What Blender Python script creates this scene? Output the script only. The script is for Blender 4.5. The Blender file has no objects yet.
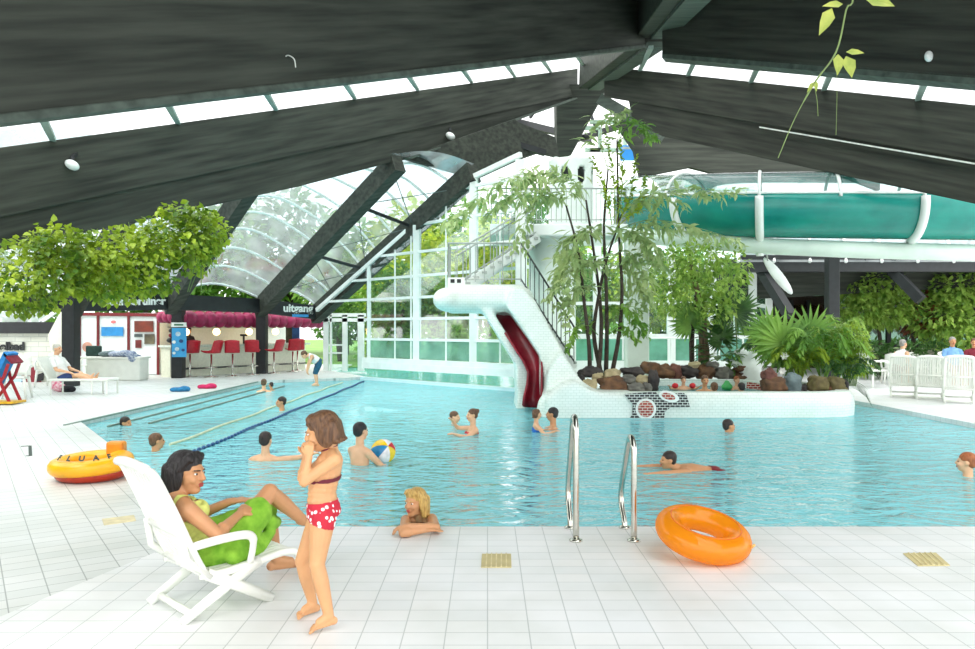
import bpy, bmesh, math, random
from mathutils import Vector as V, Matrix, noise
C = bpy.context.scene.collection
rnd = random.Random(7)
PI = math.pi
F, HY, CX, EYE = 770.0, 330.0, 487.5, 1.65        # focal length in pixels, horizon row, centre column, eye height
def P(px, py, Y): return V(((px-CX)/F*Y, Y, EYE-(py-HY)/F*Y))
def G(px, py, z=0.0): return P(px, py, (EYE-z)*F/(py-HY))
# ------------------------------------------------------------------ materials
def lin(c): return tuple(((v/255)/12.92 if v/255 <= .04045 else ((v/255+.055)/1.055)**2.4) for v in c)+(1,)
def nodes(name):
    m = bpy.data.materials.new(name); m.use_nodes = True
    nt = m.node_tree; b = nt.nodes['Principled BSDF']
    return m, nt, b
def N(nt, t, **k):
    n = nt.nodes.new(t)
    for a, v in k.items():
        if a in n.inputs: n.inputs[a].default_value = v
        else: setattr(n, a, v)
    return n
MATS = {}
def mat(name, col, rough=.5, var=.12, scale=12, bump=0, metal=0, trans=0, sss=0, stretch=None, rot=None, spec=.5, col2=None, coat=0, emit=0):
    if name in MATS: return MATS[name]
    m, nt, b = nodes(name); L = nt.links.new
    tc = N(nt, 'ShaderNodeTexCoord'); src = tc.outputs['Object']
    if rot:
        m0 = N(nt, 'ShaderNodeMapping'); m0.inputs['Rotation'].default_value = rot; L(src, m0.inputs[0]); src = m0.outputs[0]
    if stretch:
        mp = N(nt, 'ShaderNodeMapping'); mp.inputs['Scale'].default_value = stretch; L(src, mp.inputs[0]); src = mp.outputs[0]
    nz = N(nt, 'ShaderNodeTexNoise', Scale=scale, Detail=4.0); L(src, nz.inputs['Vector'])
    mx = N(nt, 'ShaderNodeMix', data_type='RGBA')
    c = lin(col); c2 = lin(col2) if col2 else tuple(max(0, v*(1-2*var)) for v in c[:3])+(1,)
    c1 = c if col2 else tuple(min(1, v*(1+var)) for v in c[:3])+(1,)
    mx.inputs[6].default_value = c2; mx.inputs[7].default_value = c1
    rp = N(nt, 'ShaderNodeMapRange'); rp.inputs[1].default_value = .3; rp.inputs[2].default_value = .7
    L(nz.outputs[0], rp.inputs[0]); L(rp.outputs[0], mx.inputs[0]); L(mx.outputs[2], b.inputs['Base Color'])
    b.inputs['Roughness'].default_value = rough; b.inputs['Metallic'].default_value = metal
    b.inputs['Transmission Weight'].default_value = trans; b.inputs['Specular IOR Level'].default_value = spec
    b.inputs['Coat Weight'].default_value = coat
    if sss:
        b.inputs['Subsurface Weight'].default_value = sss; b.inputs['Subsurface Radius'].default_value = (.02, .008, .004)
    if emit:
        b.inputs['Emission Color'].default_value = c; b.inputs['Emission Strength'].default_value = emit
    if bump:
        bp = N(nt, 'ShaderNodeBump', Strength=bump, Distance=.02); L(nz.outputs[0], bp.inputs['Height']); L(bp.outputs[0], b.inputs['Normal'])
    MATS[name] = m; return m
def leafmat(name, col, col2, tr=.35, scale=3):
    m, nt, b = nodes(name); L = nt.links.new
    tc = N(nt, 'ShaderNodeTexCoord'); nz = N(nt, 'ShaderNodeTexNoise', Scale=scale, Detail=5.0); L(tc.outputs['Object'], nz.inputs['Vector'])
    mx = N(nt, 'ShaderNodeMix', data_type='RGBA'); mx.inputs[6].default_value = lin(col2); mx.inputs[7].default_value = lin(col)
    rp = N(nt, 'ShaderNodeMapRange'); rp.inputs[1].default_value = .35; rp.inputs[2].default_value = .65
    L(nz.outputs[0], rp.inputs[0]); L(rp.outputs[0], mx.inputs[0]); L(mx.outputs[2], b.inputs['Base Color']); b.inputs['Roughness'].default_value = .45
    t = N(nt, 'ShaderNodeBsdfTranslucent'); L(mx.outputs[2], t.inputs[0])
    ms = N(nt, 'ShaderNodeMixShader'); ms.inputs[0].default_value = tr
    L(b.outputs[0], ms.inputs[1]); L(t.outputs[0], ms.inputs[2]); L(ms.outputs[0], nt.nodes['Material Output'].inputs[0])
    MATS[name] = m; return m
def tile(name, c1, c2, mortar, w, h, gap, rot=(0,0,0), off=0.0, rough=.35, bump=.25, big=0):
    m, nt, b = nodes(name); L = nt.links.new
    tc = N(nt, 'ShaderNodeTexCoord'); mp = N(nt, 'ShaderNodeMapping'); mp.inputs['Rotation'].default_value = rot
    L(tc.outputs['Object'], mp.inputs[0])
    br = N(nt, 'ShaderNodeTexBrick', offset=off, squash=1.0); L(mp.outputs[0], br.inputs['Vector'])
    for k, v in (('Scale', 1.0), ('Brick Width', w), ('Row Height', h), ('Mortar Size', gap), ('Mortar Smooth', .1), ('Bias', 0.0)): br.inputs[k].default_value = v
    br.inputs['Color1'].default_value = lin(c1); br.inputs['Color2'].default_value = lin(c2); br.inputs['Mortar'].default_value = lin(mortar)
    nz = N(nt, 'ShaderNodeTexNoise', Scale=1.3, Detail=5.0); L(tc.outputs['Object'], nz.inputs['Vector'])
    mx = N(nt, 'ShaderNodeMix', data_type='RGBA', blend_type='MULTIPLY'); mx.inputs[0].default_value = 1
    cr = N(nt, 'ShaderNodeValToRGB'); cr.color_ramp.elements[0].position = .3; cr.color_ramp.elements[1].position = .62
    cr.color_ramp.elements[0].color = (.86, .87, .84, 1); cr.color_ramp.elements[1].color = (1, 1, 1, 1); L(nz.outputs[0], cr.inputs[0])
    L(br.outputs[0], mx.inputs[6]); L(cr.outputs[0], mx.inputs[7]); L(mx.outputs[2], b.inputs['Base Color'])
    bp = N(nt, 'ShaderNodeBump', Strength=bump, Distance=.003, invert=True); L(br.outputs[1], bp.inputs['Height']); L(bp.outputs[0], b.inputs['Normal'])
    b.inputs['Roughness'].default_value = rough; MATS[name] = m; return m
def clear(name, tint, refl=.1, haze=.12, hz=(235, 245, 245), rough=.05, ior=1.45):
    m, nt, b = nodes(name); L = nt.links.new; nt.nodes.remove(b)
    t = N(nt, 'ShaderNodeBsdfTransparent'); t.inputs[0].default_value = lin(tint)
    tc = N(nt, 'ShaderNodeTexCoord'); nz = N(nt, 'ShaderNodeTexNoise', Scale=1.1, Detail=6.0); L(tc.outputs['Object'], nz.inputs['Vector'])
    g = N(nt, 'ShaderNodeBsdfGlossy', Roughness=rough)
    d = N(nt, 'ShaderNodeBsdfDiffuse'); d.inputs[0].default_value = lin(hz); tl = N(nt, 'ShaderNodeBsdfTranslucent'); tl.inputs[0].default_value = lin(hz)
    ad = N(nt, 'ShaderNodeMixShader'); ad.inputs[0].default_value = .5; L(d.outputs[0], ad.inputs[1]); L(tl.outputs[0], ad.inputs[2])
    mr = N(nt, 'ShaderNodeMapRange'); mr.inputs[1].default_value = .3; mr.inputs[2].default_value = .7; mr.inputs[3].default_value = haze*.5; mr.inputs[4].default_value = haze*1.5
    L(nz.outputs[0], mr.inputs[0])
    m1 = N(nt, 'ShaderNodeMixShader'); L(mr.outputs[0], m1.inputs[0]); L(t.outputs[0], m1.inputs[1]); L(ad.outputs[0], m1.inputs[2])
    fr = N(nt, 'ShaderNodeFresnel', IOR=ior); mm = N(nt, 'ShaderNodeMath', operation='MULTIPLY'); mm.inputs[1].default_value = refl*10; L(fr.outputs[0], mm.inputs[0])
    m2 = N(nt, 'ShaderNodeMixShader'); L(mm.outputs[0], m2.inputs[0]); L(m1.outputs[0], m2.inputs[1]); L(g.outputs[0], m2.inputs[2])
    L(m2.outputs[0], nt.nodes['Material Output'].inputs[0]); MATS[name] = m; return m
def water(name, tint, body, amt, sc=1.0, bs=.35):
    m, nt, b = nodes(name); L = nt.links.new; nt.nodes.remove(b)
    tc = N(nt, 'ShaderNodeTexCoord'); mp = N(nt, 'ShaderNodeMapping'); mp.inputs['Scale'].default_value = (.75, 1.2, 1); L(tc.outputs['Object'], mp.inputs[0])
    n1 = N(nt, 'ShaderNodeTexNoise', Scale=2.6*sc, Detail=3.0, Distortion=1.1); n2 = N(nt, 'ShaderNodeTexNoise', Scale=8*sc, Detail=3.0, Distortion=.8)
    L(mp.outputs[0], n1.inputs['Vector']); L(mp.outputs[0], n2.inputs['Vector'])
    b1 = N(nt, 'ShaderNodeBump', Strength=bs, Distance=.30); b2 = N(nt, 'ShaderNodeBump', Strength=bs*.8, Distance=.06)
    L(n1.outputs[0], b1.inputs['Height']); L(n2.outputs[0], b2.inputs['Height']); L(b1.outputs[0], b2.inputs['Normal'])
    t = N(nt, 'ShaderNodeBsdfTransparent'); t.inputs[0].default_value = lin(tint)
    d = N(nt, 'ShaderNodeBsdfDiffuse'); d.inputs[0].default_value = lin(body); L(b2.outputs[0], d.inputs['Normal'])
    g = N(nt, 'ShaderNodeBsdfGlossy', Roughness=.04); L(b2.outputs[0], g.inputs['Normal'])
    m1 = N(nt, 'ShaderNodeMixShader'); m1.inputs[0].default_value = amt; L(t.outputs[0], m1.inputs[1]); L(d.outputs[0], m1.inputs[2])
    fr = N(nt, 'ShaderNodeFresnel', IOR=1.33); L(b2.outputs[0], fr.inputs['Normal'])
    m2 = N(nt, 'ShaderNodeMixShader'); L(fr.outputs[0], m2.inputs[0]); L(m1.outputs[0], m2.inputs[1]); L(g.outputs[0], m2.inputs[2])
    L(m2.outputs[0], nt.nodes['Material Output'].inputs[0]); MATS[name] = m; return m
# ------------------------------------------------------------------ objects
BASE = {}
def setp(o, label=None, cat=None, group=None, kind=None):
    if label: o['label'] = label
    if cat: o['category'] = cat
    if group: o['group'] = group
    if kind: o['kind'] = kind
    return o
def thing(name, label, cat, loc=(0,0,0), group=None):
    o = bpy.data.objects.new(name, None); C.objects.link(o); o.location = loc; o.empty_display_size = .1
    BASE[o.name] = V(loc); return setp(o, label, cat, group)
def link_mesh(name, me, m, parent=None, base=None):
    o = bpy.data.objects.new(name, me); C.objects.link(o)
    if m: me.materials.clear(); me.materials.append(m)
    if parent is not None:
        b = BASE[parent.name]; o.parent = parent
    else:
        xs = [v.co for v in me.vertices]
        b = base if base is not None else V(((min(v.x for v in xs)+max(v.x for v in xs))/2, (min(v.y for v in xs)+max(v.y for v in xs))/2, min(v.z for v in xs)))
        o.location = b
    me.transform(Matrix.Translation(-b)); BASE[o.name] = V(b); return o
def dup(root, loc, rz=None, label=None, group=None, sc=None):
    def cp(o, par):
        c = o.copy(); C.objects.link(c); BASE[c.name] = BASE[o.name]
        if par is not None: c.parent = par
        for ch in [x for x in KIDS.get(o.name, [])]: cp(ch, c)
        return c
    KIDS = {}
    for x in C.objects:
        if x.parent: KIDS.setdefault(x.parent.name, []).append(x)
    r = cp(root, None); r.location = loc
    if rz is not None: r.rotation_euler = (0, 0, rz)
    if sc is not None: r.scale = (sc, sc, sc)
    return setp(r, label, None, group)
class MB:
    def __init__(s): s.v = []; s.f = []
    def add(s, vs, fs):
        n = len(s.v); s.v += [V(v) for v in vs]; s.f += [tuple(i+n for i in f) for f in fs]; return s
    def box(s, c, d, rz=0, M=None):
        R = M if M is not None else Matrix.Rotation(rz, 3, 'Z'); h = V(d)/2
        vs = [V(c)+R@V((x*h.x, y*h.y, z*h.z)) for x in (-1,1) for y in (-1,1) for z in (-1,1)]
        return s.add(vs, [(0,1,3,2),(4,6,7,5),(0,4,5,1),(2,3,7,6),(0,2,6,4),(1,5,7,3)])
    def bar(s, p, q, w, h, up=(0,0,1)):
        p = V(p); q = V(q); d = (q-p).normalized(); r = d.cross(V(up))
        if r.length < 1e-4: r = d.cross(V((0,1,0)))
        r.normalize(); u = r.cross(d); M = Matrix((d, r, u)).transposed()
        return s.box((p+q)/2, ((q-p).length, w, h), M=M)
    def tube(s, pts, r, n=8, closed=False, flat=1.0, upv=None):
        pts = [V(p) for p in pts]; m = len(pts); rs = r if isinstance(r, (list, tuple)) else [r]*m
        prev = None; vs = []
        for i, p in enumerate(pts):
            a = pts[(i-1) % m] if (closed or i > 0) else p; b = pts[(i+1) % m] if (closed or i < m-1) else p
            t = (b-a); t = t.normalized() if t.length > 1e-9 else V((0,0,1))
            if upv is not None: x = V(upv).cross(t)
            elif prev is None: x = t.cross(V((0,0,1))) if abs(t.z) < .95 else t.cross(V((0,1,0)))
            else: x = prev-t*prev.dot(t)
            x.normalize(); prev = x; y = t.cross(x)
            for k in range(n):
                an = 2*PI*k/n; vs.append(p+(x*math.cos(an)+y*math.sin(an)*flat)*rs[i])
        fs = []
        for i in range(m if closed else m-1):
            j = (i+1) % m
            for k in range(n): fs.append((i*n+k, i*n+(k+1) % n, j*n+(k+1) % n, j*n+k))
        if not closed: fs += [tuple(range(n-1, -1, -1)), tuple((m-1)*n+k for k in range(n))]
        return s.add(vs, fs)
    def ell(s, c, r, M=None, n=14, m=9):
        r = V((r, r, r)) if isinstance(r, (int, float)) else V(r); vs = []
        for i in range(m+1):
            t = PI*i/m
            for k in range(n):
                a = 2*PI*k/n; p = V((r.x*math.sin(t)*math.cos(a), r.y*math.sin(t)*math.sin(a), r.z*math.cos(t)))
                vs.append(V(c)+(M@p if M is not None else p))
        fs = [(i*n+k, (i+1)*n+k, (i+1)*n+(k+1) % n, i*n+(k+1) % n) for i in range(m) for k in range(n)]
        return s.add(vs, fs)
    def cone(s, p, r0, q, r1, n=12):
        p = V(p); q = V(q); s.tube([p, p.lerp(q, .5), q], [r0, (r0+r1)/2, r1], n); s.ell(p, r0, n=n, m=8); return s.ell(q, r1, n=n, m=8)
    def lathe(s, prof, c, n=20):
        vs = [V(c)+V((r*math.cos(2*PI*k/n), r*math.sin(2*PI*k/n), z)) for r, z in prof for k in range(n)]; m = len(prof)
        fs = [(i*n+k, i*n+(k+1) % n, (i+1)*n+(k+1) % n, (i+1)*n+k) for i in range(m-1) for k in range(n)]
        return s.add(vs, fs+[tuple(range(n-1, -1, -1)), tuple((m-1)*n+k for k in range(n))])
    def prism(s, poly, off):
        a = [V(p) for p in poly]; n = len(a); vs = a+[p+V(off) for p in a]
        return s.add(vs, [tuple(range(n-1, -1, -1)), tuple(range(n, 2*n))]+[(i, (i+1) % n, n+(i+1) % n, n+i) for i in range(n)])
    def grid(s, rows, closed=False):
        m = len(rows); n = len(rows[0]); vs = [p for r in rows for p in r]
        return s.add(vs, [(i*n+k, i*n+(k+1) % n, (i+1)*n+(k+1) % n, (i+1)*n+k) for i in range(m-1) for k in range(n if closed else n-1)])
    def torus(s, c, R, r, M=None, n=40, m=14, sx=1, fz=1):
        M = M if M is not None else Matrix.Identity(3); rows = []
        for i in range(n+1):
            a = 2*PI*i/n
            rows.append([V(c)+M@V(((R+r*math.cos(b))*math.cos(a)*sx, (R+r*math.cos(b))*math.sin(a), r*math.sin(b)*fz)) for b in (2*PI*k/m for k in range(m))])
        return s.grid(rows, True)
    def leaf(s, p, d, up, L, W, droop=.15):
        p = V(p); d = V(d).normalized(); r = d.cross(V(up))
        if r.length < 1e-3: r = d.cross(V((1,.3,0)))
        r.normalize(); u = r.cross(d)
        a = p+d*L*.3-u*L*.02; m = p+d*L*.62-u*L*droop*.3
        return s.add([p, a+r*W*.5+u*W*.12, m+r*W*.38+u*W*.1, p+d*L-u*L*droop, m-r*W*.38+u*W*.1, a-r*W*.5+u*W*.12, a, m], [(0,1,6),(0,6,5),(6,1,2,7),(5,6,7,4),(7,2,3),(4,7,3)])
    def cloud(s, c, r, n, L, W, shell=.5, down=.2, R=rnd):
        for _ in range(n):
            while True:
                q = V((R.uniform(-1,1), R.uniform(-1,1), R.uniform(-1,1)))
                if shell < q.length <= 1: break
            d = (q+V((R.uniform(-.8,.8), R.uniform(-.8,.8), R.uniform(-.8,.8)-down))).normalized()
            k = R.uniform(.7,1.25); s.leaf(V(c)+V((q.x*r[0], q.y*r[1], q.z*r[2])), d, (R.uniform(-.6,.6), R.uniform(-.6,.6), 1), L*k, W*k)
        return s
    def mesh(s, name, smooth=False):
        me = bpy.data.meshes.new(name); me.from_pydata([tuple(v) for v in s.v], [], s.f); me.validate()
        bm = bmesh.new(); bm.from_mesh(me); bmesh.ops.recalc_face_normals(bm, faces=bm.faces); bm.to_mesh(me); bm.free()
        if smooth: me.polygons.foreach_set('use_smooth', [True]*len(me.polygons))
        return me
    def build(s, name, m, parent=None, smooth=False, label=None, cat=None, group=None, kind=None, bevel=0, base=None, sol=0):
        o = link_mesh(name, s.mesh(name, smooth), m, parent, base)
        if bevel:
            b = o.modifiers.new('Bevel', 'BEVEL'); b.width = bevel; b.segments = 2; b.limit_method = 'ANGLE'
        if sol:
            b = o.modifiers.new('Solidify', 'SOLIDIFY'); b.thickness = sol; b.offset = 0
        return setp(o, label, cat, group, kind)
def remeshed(mb, vox, sm=4, name='m'):
    t = bpy.data.objects.new('tmp', mb.mesh('tmp')); C.objects.link(t)
    r = t.modifiers.new('r', 'REMESH'); r.mode = 'VOXEL'; r.voxel_size = vox; r.use_smooth_shade = True
    if sm: q = t.modifiers.new('s', 'SMOOTH'); q.iterations = sm; q.factor = .5
    me = bpy.data.meshes.new_from_object(t.evaluated_get(bpy.context.evaluated_depsgraph_get())); me.name = name
    old = t.data; bpy.data.objects.remove(t); bpy.data.meshes.remove(old); return me
def text(name, body, p, size, ex, m, right, up, parent=None, bold=.0, align='LEFT', **k):
    cu = bpy.data.curves.new(name, 'FONT'); cu.body = body; cu.size = size; cu.extrude = ex; cu.offset = bold; cu.align_x = align
    t = bpy.data.objects.new('tmp', cu); C.objects.link(t)
    me = bpy.data.meshes.new_from_object(t.evaluated_get(bpy.context.evaluated_depsgraph_get())); bpy.data.objects.remove(t)
    r = V(right).normalized(); u = V(up).normalized(); n = r.cross(u)
    me.transform(Matrix.Translation(V(p)) @ Matrix((r, u, n)).transposed().to_4x4()); me.name = name
    return setp(link_mesh(name, me, m, parent), **k)
def structure(mb, name, m, smooth=False, bevel=0, label=None, cat=None, sol=0, base=None):
    return mb.build(name, m, None, smooth, label, cat, None, 'structure', bevel, base, sol)
ORD = ['first','second','third','fourth','fifth','sixth','seventh','eighth','ninth','tenth','eleventh','twelfth','thirteenth','fourteenth','fifteenth','sixteenth','seventeenth','eighteenth']
# ------------------------------------------------------------------ shared materials
def along(v):
    x = V(v).normalized(); y = V((0,0,1)).cross(x).normalized(); z = x.cross(y); return tuple(Matrix((x, y, z)).to_euler())
WD = dict(rough=.75, scale=3.0, bump=.25, stretch=(.18,2.6,2.6), spec=.25)
WOOD = mat('dark_timber', (72,76,68), col2=(44,48,43), **WD)
WOODA = mat('dark_timber_left', (72,76,68), col2=(42,46,41), rot=along((.643,1,.418)), **WD)
WOODB = mat('dark_timber_right', (70,72,64), col2=(42,44,40), rot=along((.531,-1,-.418)), **WD)
WOODL = mat('dark_timber_edge', (84,94,86), .7, .2, 3.0, .2, stretch=(.25,2,2), spec=.25)
BLACK = mat('black_paint', (30,34,36), .5, .2, 6)
WHITE = mat('white_paint', (236,242,238), .4, .04, 3)
PLAST = mat('white_plastic', (238,240,232), .35, .03, 5)
STEEL = mat('polished_steel', (205,205,195), .16, .06, 30, metal=1)
DRAIL = mat('grey_metal', (96,104,102), .45, .15, 9, metal=.4)
MOSAIC = tile('white_mosaic', (236,244,238), (230,240,233), (206,219,211), .11, .055, .004, rough=.3, bump=.15, off=.5, rot=(PI/2,0,0))
GLASS = clear('window_glass', (232,244,240), .025, .03)
VAULT = clear('acrylic_glazing', (216,232,234), .03, .36, (236,244,246))
# ------------------------------------------------------------------ camera, light
sc = bpy.context.scene
cam = bpy.data.objects.new('camera', bpy.data.cameras.new('camera')); C.objects.link(cam); sc.camera = cam
cam.location = (0, 0, EYE); cam.rotation_euler = (PI/2, 0, 0); cam.data.lens = F/975*36; cam.data.sensor_width = 36
cam.data.shift_y = (HY-324.5)/975; cam.data.clip_end = 400; cam.data.clip_start = .05
sc.view_settings.view_transform = 'Standard'; sc.view_settings.look = 'None'; sc.view_settings.exposure = 1.16; sc.view_settings.gamma = 1
sc.cycles.use_denoising = True; sc.cycles.max_bounces = 10; sc.cycles.transparent_max_bounces = 24
w = bpy.data.worlds.new('sky'); sc.world = w; w.use_nodes = True; nt = w.node_tree
bg = nt.nodes['Background']; bg.inputs['Strength'].default_value = 1.5
tc = N(nt, 'ShaderNodeTexCoord'); sx = N(nt, 'ShaderNodeSeparateXYZ'); nt.links.new(tc.outputs['Generated'], sx.inputs[0])
cr = N(nt, 'ShaderNodeValToRGB'); e = cr.color_ramp.elements
e[0].position = .0; e[0].color = (.84, .86, .88, 1); e[1].position = .5; e[1].color = (.98, 1.0, 1.0, 1)
cl = N(nt, 'ShaderNodeTexNoise', Scale=2.5, Detail=6.0); nt.links.new(tc.outputs['Generated'], cl.inputs['Vector'])
mx = N(nt, 'ShaderNodeMix', data_type='RGBA', blend_type='MULTIPLY'); mx.inputs[0].default_value = .25
nt.links.new(sx.outputs[2], cr.inputs[0]); nt.links.new(cr.outputs[0], mx.inputs[6]); nt.links.new(cl.outputs[0], mx.inputs[7]); nt.links.new(mx.outputs[2], bg.inputs[0])
sun = bpy.data.objects.new('sun', bpy.data.lights.new('sun', 'SUN')); C.objects.link(sun)
sun.data.energy = .6; sun.data.angle = math.radians(25); sun.data.color = (1, .96, .88); sun.rotation_euler = (math.radians(38), 0, math.radians(-28))
# ------------------------------------------------------------------ floor and pool
A = V((-2.27, 6.466, 0)); B = V((-7.39, 13.96, 0)); WZ = -.09
ang = math.atan2(B.y-A.y, B.x-A.x)
T1 = tile('deck_tiles', (238,238,238), (232,234,235), (192,196,195), .228, .168, .0035, rough=.38)
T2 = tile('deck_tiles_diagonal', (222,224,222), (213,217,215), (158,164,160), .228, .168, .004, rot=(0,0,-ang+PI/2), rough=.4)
O0 = V((0,0,0))
structure(MB().prism([(-4.5,-2,0),(15,-2,0),(15,6.466,0),A], (0,0,-1.4)), 'floor', T1, base=O0)
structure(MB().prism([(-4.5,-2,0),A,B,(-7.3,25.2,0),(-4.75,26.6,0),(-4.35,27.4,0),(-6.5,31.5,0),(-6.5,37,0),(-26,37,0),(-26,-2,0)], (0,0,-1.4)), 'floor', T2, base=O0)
structure(MB().prism([(8.6,6.466,0),(26,6.466,0),(26,37,0),(1.0,37,0),(.95,22.2,0),(1.9,19.6,0),(3.2,20.4,0),(8.6,20.4,0)], (0,0,-1.4)), 'floor', T1, base=O0)
structure(MB().box((.5,17,-1.35), (18,22,.1)), 'floor', tile('pool_floor_tiles', (206,244,244), (200,240,240), (180,226,228), .15, .15, .006), base=O0, label='turquoise tiled floor of the pool under the water', cat='pool floor')
WAT = water('pool_water', (196,242,243), (146,232,242), .74)
structure(MB().add([(-2.27,6.4,WZ),(9,6.4,WZ),(9,21,WZ),(3,21,WZ),(.8,22.5,WZ),(-4.3,27.6,WZ),(-7.5,25.5,WZ),(-7.5,13.9,WZ)], [tuple(range(8))]), 'pool_water', WAT, base=O0, label='turquoise rippled water filling the indoor pool', cat='water')
stp = mat('step_tile', (226,240,236), .4, .03, 4); nos = mat('step_nosing', (120,140,128), .5, .1, 5)
for i, (x, z) in enumerate(((-7.05,-.13),(-6.52,-.2),(-5.98,-.28))):
    structure(MB().box((x, 18.9, z-.3), (.53, 12.0-.9*i, .6)), 'trim_%d' % (i+1), stp)
    structure(MB().box((x-.26, 18.9, -.07 if i else .002), (.045, 11.2-.9*i, .03)), 'trim_%d' % (i+4), nos)
# splash ledge under the glass wall
WA0 = V((-6.45,29.5,0)); WA1 = V((-4.3,27.2,0)); WA2 = V((.95,21.9,0)); wd = (WA2-WA1).normalized(); wn = V((wd.y,-wd.x,0))   # wn points into the hall
if wn.y > 0: wn = -wn
structure(MB().bar(WA1+V((0,0,.42)), WA2+V((0,0,.42)), .35, .22), 'trim_7', WHITE)
structure(MB().bar(WA1+wn*.1+V((0,0,-.5)), WA2+wn*.1+V((0,0,-.5)), .3, 1.0), 'wall_pool', mat('pale_pool_wall', (206,232,236), .35, .05, 3))
# ------------------------------------------------------------------ outside
structure(MB().box((0,86,-.16), (240,100,.2)), 'ground', mat('lawn', (122,158,70), .9, .3, .6, col2=(88,128,52)), label='mown lawn outside the glass wall', cat='lawn')
structure(MB().add([(-6.4,31,-.1),(-4.2,27.5,-.1),(.95,22.3,-.1),(.95,37,-.1),(-6.4,37,-.1)], [(0,1,2,3,4)]), 'outdoor_water', water('outdoor_pool_water', (120,200,190), (84,176,164), .75), label='teal water of the outdoor pool behind the glass wall', cat='water')
# ------------------------------------------------------------------ glass wall with columns
def ztop(px): return 0
def on_wall(s, z): return WA1+wd*s+V((0,0,z))
LW = (WA2-WA1).length; s0 = -(WA1-WA0).length
def top_at(s):
    p = WA1+wd*s; u = (p.x+6.3)/(-.53+6.3); return 2.55+u*(6.2-2.55) if u < 1 else 6.2+(p.x+.53)*.3
fr = MB()
for z in (1.33, 2.02, 2.72, 3.42, 4.2, 5.1, 6.0):
    ss = [s0+(LW-s0)*i/60 for i in range(61)]; lo = next((s for s in ss if top_at(s) > z), None)
    if lo is not None: fr.bar(on_wall(max(lo, 0 if z < 2.4 else lo), z), on_wall(LW, z), .09, .085)
for px in (369, 417, 474, 520):
    q = (px-CX)/F; s = (q*WA1.y-WA1.x)/(wd.x-q*wd.y); t = min(top_at(s), 6.5)
    fr.bar(on_wall(s, .4), on_wall(s, t), .12 if px in (369,) else .26, .16, up=(0,1,0))
for px in (395, 411, 446, 470, 500):
    q = (px-CX)/F; s = (q*WA1.y-WA1.x)/(wd.x-q*wd.y); fr.bar(on_wall(s, .4), on_wall(s, min(top_at(s), 6.3)), .05, .05, up=(0,1,0))
fr.bar(on_wall(s0, top_at(s0)), on_wall(s0+ (5.77/wd.x), 6.2), .12, .14); fr.bar(on_wall(s0+5.77/wd.x, 6.2), on_wall(LW, top_at(LW)), .12, .14)
fr.bar(on_wall(0, .6), on_wall(LW, .6), .3, .16)
wf = structure(fr, 'window_1', WHITE)
MB().add([on_wall(0,.5), on_wall(LW,.5), on_wall(LW,top_at(LW)), on_wall(5.77/wd.x+s0,6.2), on_wall(0,top_at(0))], [(0,1,2,3,4)]).build('pane', GLASS, wf)
TPANE = clear('teal_pane', (176,222,206), .03, .42, (176,226,212))
MB().add([on_wall(0.05,.7), on_wall(LW,.7), on_wall(LW,1.29), on_wall(.05,1.29)], [(0,1,2,3)]).build('lower_pane', TPANE, wf)
# second glass wall behind the tower and the plants
fr = MB(); YB = 27.5
xs = [P(x, 0, YB).x for x in (523, 560, 597, 628, 671, 712, 752)]
for x in xs: fr.box((x, YB, 3.4), (.28, .2, 6.8))
for z in (.5, 1.45, 2.6, 3.9, 5.2, 6.6): fr.box(((xs[0]+xs[-1])/2, YB, z), (xs[-1]-xs[0], .12, .12))
wb = structure(fr, 'window_2', WHITE)
MB().box(((xs[0]+xs[-1])/2, YB, 3.4), (xs[-1]-xs[0], .02, 6.6)).build('pane', GLASS, wb)
MB().box(((xs[0]+xs[-1])/2, YB-.03, .97), (xs[-1]-xs[0], .015, .86)).build('lower_pane', TPANE, wb)
structure(MB().box(((xs[0]+xs[-1])/2, YB, .22), (xs[-1]-xs[0], .3, .45)), 'wall_back', WHITE)
rl = MB()
for i in range(8): rl.tube([P(575+24*i, 360, 26.3), P(575+24*i, 338, 26.3)], .035, 6)
rl.tube([P(573, 338, 26.3), P(752, 338, 26.3)], .04, 6)
rl.build('guard_rail', WHITE, None, label='white tubular guard rail in front of the back windows', cat='railing')
# exit doors at the far left end
fr = MB()
def DW(px, py): return P(px, py, 30.6)
for px, wdt in ((326,.2),(345,.2),(361,.25),(331,.08)): fr.bar(DW(px, 371), DW(px, 315), wdt, .12, up=(0,1,0))
for py in (315, 320): fr.bar(DW(322, py), DW(366, py), .12, .14)
fr.bar(DW(326, 345), DW(345, 345), .06, .06); fr.bar(DW(326, 353), DW(345, 353), .06, .06)
dr = structure(fr, 'door_1', WHITE); MB().prism([DW(324,371), DW(364,371), DW(364,315), DW(324,315)], (0,.02,0)).build('pane', GLASS, dr)
structure(MB().bar(DW(322,374.5), DW(366,374.5), .25, .15), 'baseboard_left', WHITE)
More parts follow.
